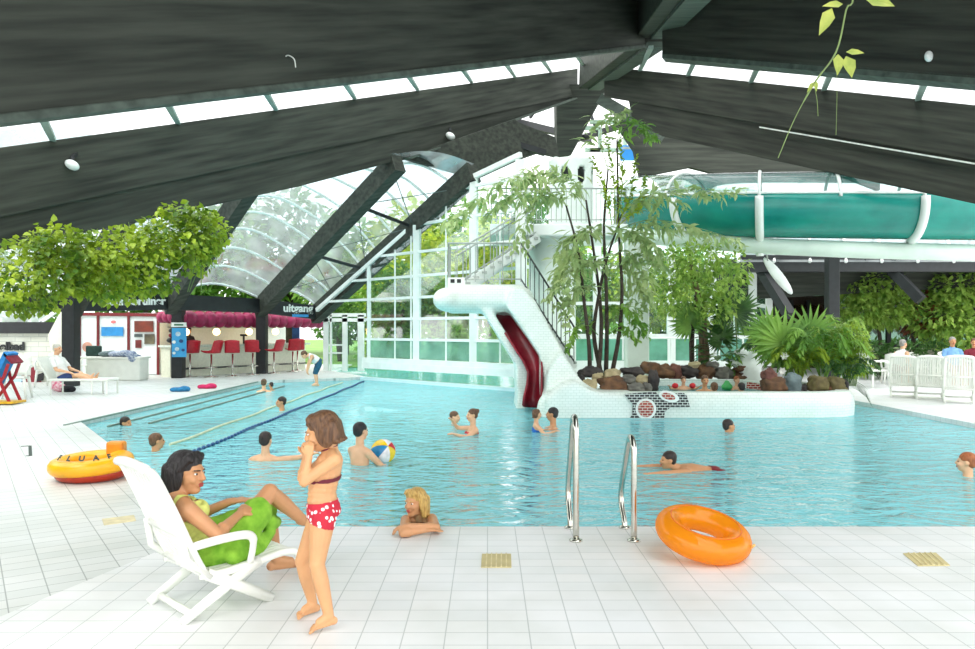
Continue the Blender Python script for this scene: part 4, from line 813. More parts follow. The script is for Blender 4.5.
blob('towel', [(G(137,377)+V((0,0,.66)),(.2,.16,.14)),(G(137,377)+V((-.12,-.1,.72)),(.14,.14,.2))], fab('towel_navy', (80,110,150), (40,50,80)), .05, 'dark blue towel on the small white side table', 'towel')
blob('bag', [(G(68,392)+V((0,0,.09)),(.2,.14,.1)),(G(71,392)+V((0,0,.07)),(.14,.12,.08))], fab('black_bag', (30,30,36)), .04, 'black bag on the floor under the sun lounger', 'bag')
blob('towel', [(G(56,391)+V((0,0,.16)),(.16,.14,.17)),(G(60,392)+V((0,0,.12)),(.16,.12,.13))], fab('pink_towel', (240,226,226), (226,92,132)), .04, 'pink and white towel bundle beside the sun lounger', 'towel')
for px, py, c_, n_, lab in ((180,391.5,(36,120,170),'blue','small blue cloth lying on the deck by the steps'),(207,388.5,(206,36,96),'pink','small pink cloth lying on the deck by the steps')):
    g = G(px, py); blob('cloth', [(g+V((-.12,0,.05)),(.16,.14,.07)),(g+V((.1,.05,.06)),(.17,.12,.09)),(g+V((.02,-.06,.05)),(.14,.1,.06))], fab('cloth_'+n_, c_), .03, lab, 'cloth')
kc = thing('stroller', 'red and blue child stroller with yellow foot bar at the left edge', 'stroller', G(5,404)); g = G(5,404); RD = mat('red_tube', (170,30,44), .4)
for dy in (-.2,.2):
    MB().tube([g+V((.22,dy,.06)), g+V((.0,dy,.55)), g+V((-.1,dy,1.0))], .035, 7).build('frame', RD, kc); MB().tube([g+V((-.35,dy,.06)), g+V((.1,dy,.62)), g+V((.2,dy,.9))], .035, 7).build('frame', RD, kc)
MB().box((g.x-.05,g.y,.05),(.75,.5,.05)).build('foot_bar', mat('yellow_paint', (226,176,40), .4), kc); MB().bar(g+V((-.2,0,.45)), g+V((.14,0,1.15)), .4, .1).build('seat', mat('blue_fabric', (40,130,200), .8), kc); MB().bar(g+V((.1,0,1.12)), g+V((.28,0,.92)), .4, .05).build('hood', mat('dark_red_fabric', (130,30,50), .8), kc)
mu = thing('wall_mural', 'painted wall mural with dark red fins and pale blue disc at the left wall', 'mural', P(35,385,24.3))
def mpoly(pts, m, nm, Y=24.38): MB().prism([P(x,y,Y) for x,y in pts], (0,.03,0)).build(nm, m, mu)
mpoly(oval(20,383,13,14), mat('mural_pale_blue', (186,214,226), .6), 'disc', 24.40); mpoly([(20,374),(35,366),(36,376),(43,384),(32,391)], mat('mural_dark_red', (132,28,44), .6), 'fin'); mpoly([(34,376),(44,372),(43,380),(36,382)], mat('mural_black', (30,28,30), .6), 'fin', 24.36); mpoly([(16,386),(22,381),(26,388),(16,391)], mat('mural_navy', (30,70,120), .6), 'shape', 24.36)
# sunbed booth
kb = thing('booth', 'white panelled booth with dark red frame left of the bar', 'booth', P(120,375,28.6)); DRD = mat('dark_red_frame', (122,30,36), .5)
def KP(px, py): return P(px, py, 28.6+(120-px)*.004)
MB().prism([KP(79,375),KP(159,374),KP(159,313),KP(79,313)], (0,1.6,0)).build('panels', mat('white_panel', (236,242,240), .4, .03), kb)
for px in (80,98.5,129,158.5): MB().bar(KP(px,375)+V((0,-.03,0)), KP(px,312)+V((0,-.03,0)), .08, .08, up=(0,1,0)).build('frame_post', DRD, kb)
MB().bar(KP(78,314)+V((0,-.03,0)), KP(160,315)+V((0,-.03,0)), .1, .12).build('frame_rail', DRD, kb)
def card(pts, m, nm, par, f, dy=-.06): return MB().prism([f(x,y)+V((0,dy,0)) for x,y in pts], (0,.02,0)).build(nm, m, par)
def rect(x0,y0,x1,y1): return [(x0,y1),(x1,y1),(x1,y0),(x0,y0)]
card(rect(102,327,124,336), mat('poster_blue', (48,142,206), .5, .15, 3), 'poster', kb, KP); card(rect(135,321,154,332), mat('poster_red', (150,60,36), .5, .4, 2.2, col2=(70,36,30)), 'poster', kb, KP)
card(rect(136,340,142,348), mat('poster_dark_red', (120,44,40), .5, .3, 3), 'poster', kb, KP); card(rect(145,334,155,344), mat('poster_brown', (120,112,84), .5, .3, 3, col2=(56,48,40)), 'poster', kb, KP); card(rect(135,334,143,337), mat('ink', (70,80,80), .6), 'poster', kb, KP)
card(oval(88,347,5,5), mat('poster_pinkish', (206,150,130), .5, .2, 4), 'poster', kb, KP); card(oval(114,322,2.5,1.5), mat('pink_mark', (220,120,120), .5), 'poster', kb, KP)
structure(MB().prism([P(161,372,30.5), P(184,372,30.5), P(184,312,30.5), P(161,312,30.5)], (0,.2,0)), 'wall_left', mat('cream_paint', (226,226,208)))
ps = thing('poster_board', 'blue patterned poster board with white heading on the dark post left of the bar', 'sign', P(179,360,25.9)); g = G(178.5,378)
def SP(px, py): return P(px, py, g.y-.2)
hd_ = card(rect(172,322.5,187,327), WHITE, 'heading', ps, SP); bd_ = card(rect(172.5,328,187,357), mat('poster_sky', (60,160,214), .5, .05, 3), 'board', ps, SP)
for i, (x, y, r, c_) in enumerate(((179,334,2.6,'mural_pale_blue'),(175,342,1.8,'white_paint'),(182,341,2.0,'mural_navy'),(178,349,2.2,'mural_pale_blue'),(184,350,1.6,'mural_navy'),(175,353,1.5,'white_paint'))): card(oval(x,y,r,r*.9,12), MATS[c_], 'motif', bd_, SP, -.09)
card(rect(175,324,184,325.6), mat('green_ink', (60,120,90), .6), 'heading_text', hd_, SP, -.08)
# ------------------------------------------------------------------ bar
B0 = V((-10.45,26.9,0)); be = V((.535,.845,0)).normalized(); bnn = V((-be.y,be.x,0))
def bw(s, n, z): return B0+be*s+bnn*n+V((0,0,z))
ba = thing('bar_counter', 'long cream bar counter with foot rail behind the red stools', 'bar', bw(2.7,.5,0))
MB().bar(bw(-.4,.7,.52), bw(6.0,.7,.52), .5, 1.04).build('body', mat('cream_counter', (224,226,206), .5, .05), ba); MB().bar(bw(-.5,.62,1.08), bw(6.1,.62,1.08), .75, .07).build('top', mat('pale_counter_top', (206,218,204), .35), ba)
frl = MB().tube([bw(-.2,.3,.28), bw(5.9,.3,.28)], .03, 7).build('foot_rail', BLACK, ba)
for k in range(7): MB().bar(bw(.2+k*.95,.3,.28), bw(.2+k*.95,.46,.28), .04, .04).build('rail_bracket', BLACK, frl)
structure(MB().bar(bw(1.0,3.0,1.35), bw(7.2,3.0,1.35), .2, 2.7), 'wall_bar', mat('bar_wall', (240,242,236), .5, .03))
cb = thing('back_counter', 'white shelf counter along the wall behind the bar', 'counter', bw(3,2.6,0)); MB().bar(bw(1.0,2.6,.5), bw(6.4,2.6,.5), .6, 1.0).build('body', WHITE, cb); MB().bar(bw(1.0,2.8,1.75), bw(6.4,2.8,1.75), .3, .05).build('shelf', LG, cb)
aw = thing('bar_awning', 'puffy crimson fabric awning over the bar', 'awning', bw(2.7,.2,2.0)); CRM = mat('crimson_fabric', (176,44,96), .55, .25, 4, .3, col2=(120,24,60))
for k in range(17): MB().ell(bw(-.35+k*.42,.05,2.03), (.3,.32,.3)).build('puff', CRM, aw, True)
MB().bar(bw(-.5,.55,1.95), bw(6.5,.55,1.95), .9, .1).build('canopy', mat('dark_crimson', (112,26,48), .6), aw)
for k in range(3): MB().ell(bw(-.55,.1+.3*k,2.1), (.18,.22,.2)).build('puff', CRM, aw, True)
blob('inflatable', [(bw(.3,.4,2.48),(.5,.2,.12)),(bw(.9,.5,2.46),(.4,.2,.12))], mat('yellow_inflatable', (240,190,40), .3), .05, 'yellow inflatable lying on top of the left end of the awning', 'inflatable'); blob('inflatable', [(bw(1.9,.5,2.42),(.45,.2,.1))], mat('blue_inflatable', (60,120,210), .3), .05, 'blue inflatable lying on top of the awning beside the yellow one', 'inflatable')
LMP = mat('warm_globe', (255,214,150), .4, .02, emit=3.0)
for i, (s_, n_) in enumerate(((.7,1.6),(1.15,1.7),(2.6,1.8),(4.2,1.8),(4.9,1.8),(5.6,1.8))):
    l_ = thing('pendant_lamp', 'warm globe pendant lamp over the bar, %s from the left' % ORD[i], 'lamp', bw(s_,n_,1.45), 'globe lamps over the bar'); MB().ell(bw(s_,n_,1.58), .14).build('globe', LMP, l_, True); MB().tube([bw(s_,n_,1.7), bw(s_,n_,2.6)], .01, 5).build('cord', BLACK, l_)
structure(MB().bar(bw(.6,1.6,2.66), bw(7.2,1.6,2.66), 3.0, .08), 'ceiling', mat('bar_ceiling', (210,206,196), .7))
blob('espresso_machine', [(bw(1.5,2.5,1.12),(.25,.25,.14)),(bw(1.5,2.5,1.3),(.3,.22,.12))], mat('black_machine', (34,30,32), .3), .05, 'black machine on the counter behind the bartender', 'machine')
tap = thing('beer_tap', 'dark beer tap standing on the bar between the globe lamps', 'tap', bw(3.0,.7,1.11)); MB().tube([bw(3.0,.7,1.11), bw(3.0,.7,1.45)], .04, 8).tube([bw(2.85,.7,1.45), bw(3.15,.7,1.45)], .04, 8).build('column', BLACK, tap)
hc = thing('display_rack', 'tall dark rack hung with red bags at the left end of the bar', 'rack', bw(-.3,.7,1.1))
MB().tube([bw(-.05,.75,1.1), bw(-.05,.75,2.4)], .035, 7).build('pole', BLACK, hc)
for k in range(12): MB().ell(bw(-.05+rnd.uniform(-.22,.22),.75+rnd.uniform(-.2,.2),1.2+k*.085), (.13,.13,.09)).build('bag', MATS['dark_red_fabric'] if k % 3 == 0 else BLACK, hc, True)
STR = mat('red_seat', (186,24,44), .35, .1)
def stool():
    t = thing('bar_stool', 'red bar stool', 'stool', (0,0,0), 'red stools along the bar')
    MB().lathe([(.22,0),(.22,.02),(.05,.04),(.03,.06),(.03,.72)], (0,0,0), 20).build('pedestal', STEEL, t, True)
    rows = [[V((.21*u, -.2+.42*k/6, .76+.05*u*u+(.02 if k in (0,6) else 0))) for u in (-1,-.6,-.2,.2,.6,1)] for k in range(7)]; MB().grid(rows).build('seat', STR, t, True, sol=.04)
    rows = [[V((.22*u, -.2-.03*k-.0+.05*u*u, .76+.4*k/5-(.03*u*u if k == 5 else 0))) for u in (-1,-.6,-.2,.2,.6,1)] for k in range(6)]; MB().grid(rows).build('backrest', STR, t, True, sol=.04)
    MB().torus((0,0,.3), .17, .012, n=24, m=6).build('foot_ring', STEEL, t, True); return t
s0 = None
for i, (px, py, a_) in enumerate(((190,377,40),(211.3,377.3,70),(232.6,376.6,15),(252.8,375,10),(274,373.6,65),(292.8,371.8,30),(297.5,370.6,20))):
    g = G(px, py); lab = 'red bar stool, %s from the left along the bar counter' % ORD[i]
    if s0 is None: s0 = stool(); s0['label'] = lab; s0.location = g; s0.rotation_euler = (0,0,math.radians(a_)); s0.scale = (1.12,)*3
    else: dup(s0, g, math.radians(a_), lab, None, 1.12)
g = P(296,335,31.4); MB().box(g, (.3,.05,1.1)).build('banner', mat('banner_blue', (60,130,200), .5, .3, 3, col2=(30,60,110)), None, label='dark blue banner at the right end of the bar', cat='banner')
# ------------------------------------------------------------------ pool fittings
for i, (X, k, lab) in enumerate(((.692,1.0,'taller steel pool handrail, left of the two at the near edge'),(1.145,.83,'lower steel pool handrail, right of the two, beside the orange ring'))):
    h = thing('pool_handrail', lab, 'handrail', (X,6.02,0), 'steel handrails at the near pool edge')
    pp = spl([V((X,y,z*k)) for y, z in ((6.02,0),(6.02,.4),(6.02,.8),(6.05,.91),(6.13,.955),(6.21,.93),(6.29,.82),(6.42,.62),(6.56,.40),(6.6,.28),(6.56,.17),(6.45,.07),(6.42,0))], 4)
    rl_ = MB().tube(pp, .025, 12).build('rail', STEEL, h, True)
    for y in (6.02,6.42): MB().lathe([(.052,.001),(.052,.012),(.03,.02)], (X,y,0), 20).build('flange', STEEL, rl_, True)
FL = mat('rope_float', (34,84,132), .4); FP = mat('pale_rope', (206,214,180), .5)
lr = thing('lane_rope', 'lane rope of small dark blue floats running away across the pool', 'rope', (-4.15,18,WZ)); MB().tube([(-4.15,10.5,WZ+.01), (-4.15,25.9,WZ+.01)], .012, 5).build('rope', FL, lr)
for k in range(90): y = 10.6+k*.17; MB().ell((-4.15+.02*math.sin(y*2.2), y, WZ+.02), (.03,.06,.03), n=8, m=5).build('float', FL, lr, True)
lr = thing('lane_rope', 'pale thin lane rope left of the blue one', 'rope', (-4.78,15,WZ)); MB().tube([V((-4.78+.03*math.sin(k*.7), 11.6+k*.35, WZ+.015)) for k in range(40)], .022, 6).build('rope', FP, lr)
def grate(pts, lab, m, nb=6):
    t = thing('drain_grate', lab, 'drain', pts[0]); fm_ = MB().prism([p+V((0,0,.001)) for p in pts], (0,0,.006)).build('frame', m, t)
    for k in range(1, nb): MB().bar(pts[0].lerp(pts[1], k/nb)+V((0,0,.009)), pts[3].lerp(pts[2], k/nb)+V((0,0,.009)), .008, .008).build('bar', mat('beige_grate_bar', (226,214,166), .6), fm_)
GR = mat('beige_grate', (206,192,140), .6, .08, 6)
grate([G(481,568),G(511.5,568),G(511,554.5),G(482,554.5)], 'beige square drain grate in the deck below the blonde woman', GR); grate([G(918,566.5),G(950,566),G(936,553.5),G(903,554)], 'beige drain grate in the deck at the right', GR)
MB().prism([G(104,525.5),G(136,521),G(134,515.5),G(102,519.5)], (0,0,.006)).build('floor_plate', mat('beige_plate', (222,210,168), .6, .1), None, label='beige cover plate in the deck below the yellow ring', cat='plate')
MB().bar(G(21,446.5), G(30,446), .04, .01).bar(G(26,456), G(30,456), .04, .01).bar(G(30,446), G(30.5,456), .04, .01).build('hatch', mat('dark_joint', (60,72,66), .7), None, label='small dark hatch outline in the deck left of the yellow ring', cat='hatch')
# inflatables
def amber(name, col):
    m, nt, b = nodes(name); b.inputs['Base Color'].default_value = lin(col); b.inputs['Roughness'].default_value = .12; b.inputs['Coat Weight'].default_value = .6
    t = N(nt, 'ShaderNodeBsdfTranslucent'); t.inputs[0].default_value = lin(col); q = N(nt, 'ShaderNodeBsdfTransparent'); q.inputs[0].default_value = lin((255,214,120))
    wv = N(nt, 'ShaderNodeTexNoise', Scale=14.0, Detail=3.0); tc = N(nt, 'ShaderNodeTexCoord'); nt.links.new(tc.outputs['Object'], wv.inputs['Vector']); bp = N(nt, 'ShaderNodeBump', Strength=.5, Distance=.02); nt.links.new(wv.outputs[0], bp.inputs['Height']); nt.links.new(bp.outputs[0], b.inputs['Normal'])
    a1 = N(nt, 'ShaderNodeMixShader'); a1.inputs[0].default_value = .45; nt.links.new(b.outputs[0], a1.inputs[1]); nt.links.new(t.outputs[0], a1.inputs[2])
    a2 = N(nt, 'ShaderNodeMixShader'); a2.inputs[0].default_value = .3; nt.links.new(a1.outputs[0], a2.inputs[1]); nt.links.new(q.outputs[0], a2.inputs[2]); nt.links.new(a2.outputs[0], nt.nodes['Material Output'].inputs[0]); return m
RM = Matrix.Rotation(math.radians(9), 3, 'Y')@Matrix.Rotation(math.radians(13), 3, 'X')
c_ = P(703,534,5.62); rg = thing('swim_ring', 'translucent orange swim ring lying on the deck right of the handrails', 'swim ring', (c_.x,c_.y,0))
mb = MB().torus((c_.x,c_.y,0), .252, .095, RM, 56, 18); zm = min(v.z for v in mb.v); mb.v = [v-V((0,0,zm-.002)) for v in mb.v]; mb.build('ring', amber('amber_vinyl', (255,176,36)), rg, True)
mb = MB(); cz = V((c_.x,c_.y,-zm)); mb.tube([cz+RM@V((.252*math.cos(2*PI*k/48), .252*math.sin(2*PI*k/48), .096)) for k in range(48)], .003, 5, closed=True); mb.build('seam', mat('orange_seam', (226,104,10), .4), rg, True)
mb = MB(); p_ = cz+RM@V((.30,-.15,.02)); mb.tube([p_, p_+V((.02,-.03,.03))], [.012,.009], 8); mb.build('valve', mat('clear_valve', (240,190,110), .3), rg, True)
c_ = V((G(85,481).x, 8.55, 0)); yr = thing('swim_float', 'yellow inflatable float with a block backrest and dark letters on the left deck', 'swim float', c_)
YM = mat('yellow_vinyl', (246,176,22), .28, .08, 5); M2 = Matrix.Rotation(math.radians(-3), 3, 'Y')@Matrix.Rotation(math.radians(3), 3, 'X')
MB().torus(c_+V((0,0,.17)), .315, .09, M2, 48, 14, sx=1.1).build('ring', YM, yr, True)
MB().torus(c_+V((0,0,.08)), .28, .078, None, 48, 14, sx=1.05).build('lower_ring', mat('red_vinyl', (176,48,20), .3), yr, True); MB().lathe([(.3,.12),(.3,.15)], c_, 32).build('seat', YM, yr)
MB().box(c_+V((.14,.29,.29)), (.2,.13,.17)).build('backrest', mat('orange_vinyl', (228,140,20), .3), yr, bevel=.03)
for k, ch in enumerate('FLUAF'):
    a_ = math.radians(-128+k*22+4); d = V((math.cos(a_)*1.1, math.sin(a_), 0)); p = c_+V((0,0,.17))+V((d.x*.345,d.y*.345,.084)); text('letter', ch, p, .085, .004, MATS['dark_joint'], V((-math.sin(a_),math.cos(a_),0)), V((-math.cos(a_)*.6,-math.sin(a_)*.6,.75)), yr, .003, 'CENTER')
nt_ = thing('notice', 'small pale blue notice on the dark post right of the bamboo bush', 'sign', P(832,330,23.3)); MB().box(P(832,325.5,23.31), (.2,.02,.2)).build('sheet', WHITE, nt_); MB().box(P(832,326,23.29), (.13,.015,.1)).build('symbol', MATS['sky_blue'], nt_)
# lamps and fittings on the beams
for px, py, Y, lab in ((75,158,14.6,'white spotlight on a bracket on the left beam'),(450,131,24.2,'small white spotlight under the roof left of the tower')):
    b_ = B2(px, py); l_ = thing('spotlight', lab, 'lamp', b_); k = .9 if px < 100 else 1.1
    MB().bar(b_+V((0,.05,.1)), b_+V((0,-.1,-.02)), .06, .06).tube([b_+V((0,-.1,0)), b_+V((0,-.12,-.12*k))], .04, 8).build('bracket', BLACK, l_); q = b_+V((.02,-.14,-.18*k)); MB().ell(q, (.15*k,.13*k,.1*k), Matrix.Rotation(.5, 3, 'Y')).build('head', WHITE, l_, True)
q = P(929,57,1); k_ = (E1R.x+.531*E1R.y)/(q.x+.531); d_ = P(929,57,k_)-V((.02,.03,0)); MB().ell(d_, (.07,.05,.09)).build('sensor', WHITE, None, True, label='small white round sensor on the right front beam', cat='sensor')
q = (290-CX)/F; k = E1.x-.643*E1.y; Y = k/(q-.643); u_ = P(288,64,Y)+V((.02,-.03,0)); MB().tube(spl([u_+V((-.07,0,.06)), u_+V((0,-.05,.08)), u_+V((.08,-.06,.03)), u_+V((.09,-.02,-.06))], 5), .008, 5).build('cable_loop', MATS['pale_cable_duct'], None, label='small white cable loop sticking out of the left front beam', cat='cable')
# ------------------------------------------------------------------ people
SK = {'tan': mat('skin_tan', (206,150,106), .5, .06, 6, sss=.15), 'fair': mat('skin_fair', (228,178,140), .5, .06, 6, sss=.15), 'girl': mat('skin_light_tan', (216,162,114), .5, .06, 6, sss=.15), 'pale': mat('skin_pale', (232,196,162), .5, .05, 6, sss=.15)}
def hairm(n, c, c2): return mat('hair_'+n, c, .5, .2, 26, .6, stretch=(3,3,.5), col2=c2)
HC = {'black': hairm('black', (40,34,34), (20,16,18)), 'brown': hairm('brown', (122,86,56), (70,46,30)), 'dark': hairm('dark', (56,40,32), (30,22,20)), 'blonde': hairm('blonde', (226,190,112), (168,126,62)), 'white': hairm('white', (226,222,210), (176,170,160)), 'ginger': hairm('ginger', (190,110,60), (130,70,40)), 'grey': hairm('grey', (168,164,158), (110,108,104))}
LIPS = mat('lips', (176,72,66), .4, .1); EYEW = mat('eye_white', (236,234,228), .3, .02); IRIS = mat('iris', (48,34,26), .2, .1); NAIL = mat('nail', (238,190,172), .3, .05)
UP = V((0,0,1))
def frame(f, u=UP):
    f = V(f).normalized(); r = f.cross(V(u)).normalized(); u = r.cross(f); return r, f, u
def hand(mb, w, d, n, s, side, curl=.5, fr=1.0):
    d = V(d).normalized(); n = (V(n)-d*V(n).dot(d)).normalized(); t = d.cross(n)*side
    mb.cone(w, .024*s, w+d*.03*s, .024*s, 8)
    for k in range(4):
        b_ = w+d*(.085-.006*abs(k-1))*s+t*(1.5-k)*.0195*s; mb.cone(w+d*.02*s+t*(1.5-k)*.012*s, .016*s, b_, .013*s*fr, 8)
        L_ = (.072,.082,.076,.058)[k]*s; a_ = curl*.8; d1 = d*math.cos(a_)+n*math.sin(a_); a_ = curl*2; d2_ = d*math.cos(a_)+n*math.sin(a_)
        m1 = b_+d1*L_*.5; mb.cone(b_, .0105*s*fr, m1, .0095*s*fr, 8); mb.cone(m1, .0095*s*fr, m1+d2_*L_*.5, .0082*s*fr, 8)
    b_ = w+d*.025*s+t*.024*s; m1 = b_+(d*.6+t*.75+n*.25).normalized()*.036*s; mb.cone(b_, .015*s, m1, .0115*s*fr, 8); mb.cone(m1, .0115*s*fr, m1+(d*.85+t*.25+n*.4).normalized()*.034*s, .0095*s*fr, 8)
def head(mb, H, f, u, s):
    r, f, u = frame(f, u); M = Matrix((r, f, u)).transposed(); q = lambda a, b_, c: H+(r*a+f*b_+u*c)*s; S = lambda a, b_, c: V((a,b_,c))*s
    mb.ell(q(0,-.012,.027), S(.074,.093,.088), M); mb.ell(q(0,.028,-.03), S(.059,.062,.078), M); mb.ell(q(0,.048,-.09), S(.036,.036,.026), M); mb.ell(q(0,.02,-.075), S(.05,.06,.04), M)
    mb.ell(q(0,.070,.024), S(.048,.02,.013), M); mb.cone(q(0,.09,.012), .010*s, q(0,.108,-.022), .0135*s, 8)
    for k in (-1,1): mb.ell(q(.034*k,.066,-.03), S(.022,.022,.022), M); mb.ell(q(.076*k,-.01,-.008), S(.010,.022,.032), M); mb.ell(q(.010*k,.100,-.026), S(.009,.010,.007), M)
    mb.ell(q(0,.086,-.058), S(.022,.011,.013), M)
    return q, M, S
def hair(par, H, f, u, s, kind, col, vox):
    r, f, u = frame(f, u); M = Matrix((r, f, u)).transposed(); q = lambda a, b_, c: H+(r*a+f*b_+u*c)*s; S = lambda a, b_, c: V((a,b_,c))*s; mb = MB()
    mb.ell(q(0,-.022,.042), S(.083,.1,.083), M); mb.ell(q(0,-.055,.0), S(.076,.058,.075), M)
    if kind in ('bob','long','child'):
        dn = {'bob': .155, 'long': .20, 'child': .10}[kind]
        for k in (-1,1):
            mb.ell(q(.072*k,-.03,-.02), S(.022,.058,.085), M); mb.cone(q(.066*k,-.045,.0), .04*s, q(.07*k,-.035,-dn+.04), .026*s)
            mb.cone(q(.05*k,.04,.088), .024*s, q(.079*k,.0 if kind == 'bob' else .012,.02), .014*s)
            if kind != 'child': mb.cone(q(.078*k,-.02,.0), .018*s, q(.074*k,-.02,-dn*.7), .016*s)
        for k in (-2,-1,0,1,2): mb.cone(q(.028*k,-.085,.02), .034*s, q(.03*k,-.085,-dn+.03), .028*s)
        for k in (-1,0,1): mb.cone(q(.03*k,.035,.098), .022*s, q(.044*k+.012,.066,.078 if kind == 'bob' else .062), .011*s)
        if kind == 'child':
            for k in range(-2,3): mb.cone(q(.034*k,-.085,-dn+.035), .024*s, q(.045*k,-.118+.005*abs(k),-dn+.01), .009*s)
    if kind == 'bun': mb.ell(q(0,-.1,.07), S(.045,.045,.045), M)
    return link_mesh('hair', remeshed(mb, vox, 2), HC[col], par)
def human(label, H, hf, hu, spine, lat, arms, legs, s=1.0, hs=None, skin='tan', hr=('dark','short'), vox=.012, female=False, detail=False, fr=1.15, group=None, fo=.24):
    hs = hs or s; H = V(H); mb = MB(); bones = []
    base = V((spine[-1][0].x, spine[-1][0].y, min([p.z for l in legs for p in l['j']]+[spine[-1][0].z])))
    t = thing('person', label, 'person', base, group)
    q, M, S = head(mb, H, hf, hu, hs); hr_, hf_, hu_ = frame(hf, hu)
    N_ = V(spine[0][0]); mb.cone(q(0,-.02,-.06), .052*hs, N_, .058*s); bones.append(('head', H-hu_*.02*hs, H, .118*hs))
    lat = V(lat).normalized(); c = spl([V(p[0]) for p in spine], 4); m_ = len(c); ws = [spine[min(int(i/4), len(spine)-1)] for i in range(m_)]
    for i, p in enumerate(c):
        k = i/4; a = int(k); b_ = min(a+1, len(spine)-1); u_ = k-a; w_ = spine[a][1]*(1-u_)+spine[b_][1]*u_; d_ = spine[a][2]*(1-u_)+spine[b_][2]*u_
        ax = (c[min(i+1, m_-1)]-c[max(i-1, 0)]).normalized(); dp = lat.cross(ax).normalized(); l2 = ax.cross(dp).normalized()
        mb.ell(p, (w_, d_, .055*s), Matrix((l2, dp, ax)).transposed())
    for i in range(len(spine)-1): bones.append(('torso', V(spine[i][0]), V(spine[i+1][0]), spine[i][1]))
    ch = V(spine[1][0]); ax = (V(spine[-1][0])-N_).normalized(); fw = lat.cross(ax); fw = -fw if fw.dot(V(hf)) < 0 and not spine[0][1] < 0 else fw
    if female: 
        for k in (-1,1): mb.ell(V(spine[2][0])+lat*k*.07*s+fw*spine[2][2]*.75-ax*.03*s, .062*s)
    for a in arms:
        sh, el, wr = [V(x) for x in a['j']]; mb.cone(N_+(sh-N_)*.25, .045*s, sh, .052*s); mb.cone(sh, .052*s, el, .039*s); mb.cone(el, .039*s, wr, .026*s); mb.ell(el.lerp(wr,.25), .042*s)
        hand(mb, wr, a['d'], a['n'], s, a.get('s', 1), a.get('c', .5), fr); bones += [('arm', sh, el, .05), ('arm', el, wr, .04), ('arm', wr, wr+V(a['d']).normalized()*.15*s, .03)]
    for l in legs:
        hp, kn, an, to = [V(x) for x in l['j']]; k = l.get('k', 1); mb.cone(hp, .085*s*k, hp.lerp(kn,.4), .075*s*k); mb.cone(hp.lerp(kn,.4), .075*s*k, kn, .052*s*k); mb.ell(kn, .054*s*k); mb.cone(kn, .05*s*k, kn.lerp(an,.35), .053*s*k); mb.cone(kn.lerp(an,.35), .053*s*k, an, .034*s*k)
        tv_ = (to-an); th = V((tv_.x,tv_.y,0)).normalized() if V((tv_.x,tv_.y,0)).length > .01 else V((1,0,0)); he = an-th*.035*s+V((0,0,-.04*s)) if l.get('flat', 1) else an-tv_.normalized()*.03*s
        mb.ell(he, .032*s); mb.cone(he, .03*s, to-tv_.normalized()*.03*s, .02*s); mb.cone(an, .036*s, (an+to)/2+V((0,0,.008)), .03*s); sd = tv_.cross(UP).normalized()
        for j in range(5): b_ = to-tv_.normalized()*(.03+.006*j)*s+sd*(j-2)*.016*s*l.get('s', 1); mb.cone(b_, .014*s, b_+tv_.normalized()*(.032-.003*j)*s, (.0125-.001*j)*s, 8)
        bones += [('leg', hp, kn, .07), ('leg', kn, an, .045), ('foot', an, to, .03)]
    me = remeshed(mb, vox, 3 if vox > .008 else 5); body = me.copy(); link_mesh('body', me, SK[skin], t)
    hair(t, H, hf, hu, hs, hr[1], hr[0], vox*1.1) if hr else None
    ez = .010*hs if detail else .012*hs
    for k in (-1,1):
        if detail: ey_ = MB().ell(q(.031*k,.078,.004), S(.012,.008,.006), M).build('eye', EYEW, t, True); MB().ell(q(.032*k,.0855,.004), S(.0055,.004,.006), M).build('iris', IRIS, ey_, True); MB().cone(q(.018*k,.094,.022), .004*hs, q(.046*k,.078,.024), .003*hs, 6).build('eyebrow', HC[hr[0]], t, True)
        else: MB().ell(q(.031*k,.080,.004), S(.011,.008,.007), M).build('eye', IRIS, t, True)
    MB().ell(q(0,.094,-.053), S(.021,.008,.0065), M).ell(q(0,.093,-.063), S(.018,.008,.007), M).build('lips', LIPS, t, True)
    def near(p):
        best = None
        for lab, a, b_, r_ in bones:
            ab = b_-a; l2 = ab.length_squared; u_ = max(0, min(1, (p-a).dot(ab)/l2)) if l2 > 1e-9 else 0; d_ = (p-a-ab*u_).length-r_
            if lab in ('arm','head') and d_ < .012: d_ -= 1
            elif lab == 'torso': d_ = max(d_, -.02)
            if best is None or d_ < best[0]: best = (d_, lab, u_)
        return best[1], best[2]
    def garment(name, pred, off, m, sm=2):
        bm = bmesh.new(); bm.from_mesh(body); kill = [f for f in bm.faces if not pred(f.calc_center_median(), *near(f.calc_center_median()))]
        bmesh.ops.delete(bm, geom=kill, context='FACES'); bm.normal_update()
        bd = [v for v in bm.verts if v.is_boundary]
        for _ in range(6): bmesh.ops.smooth_vert(bm, verts=bd, factor=.5, use_axis_x=True, use_axis_y=True, use_axis_z=True)
        for v in bm.verts: v.co += v.normal*off
        me2 = bpy.data.meshes.new(name); bm.to_mesh(me2); bm.free()
        if len(me2.vertices) == 0: return None
        me2.polygons.foreach_set('use_smooth', [True]*len(me2.polygons)); return link_mesh(name, me2, m, t)
    return t, garment
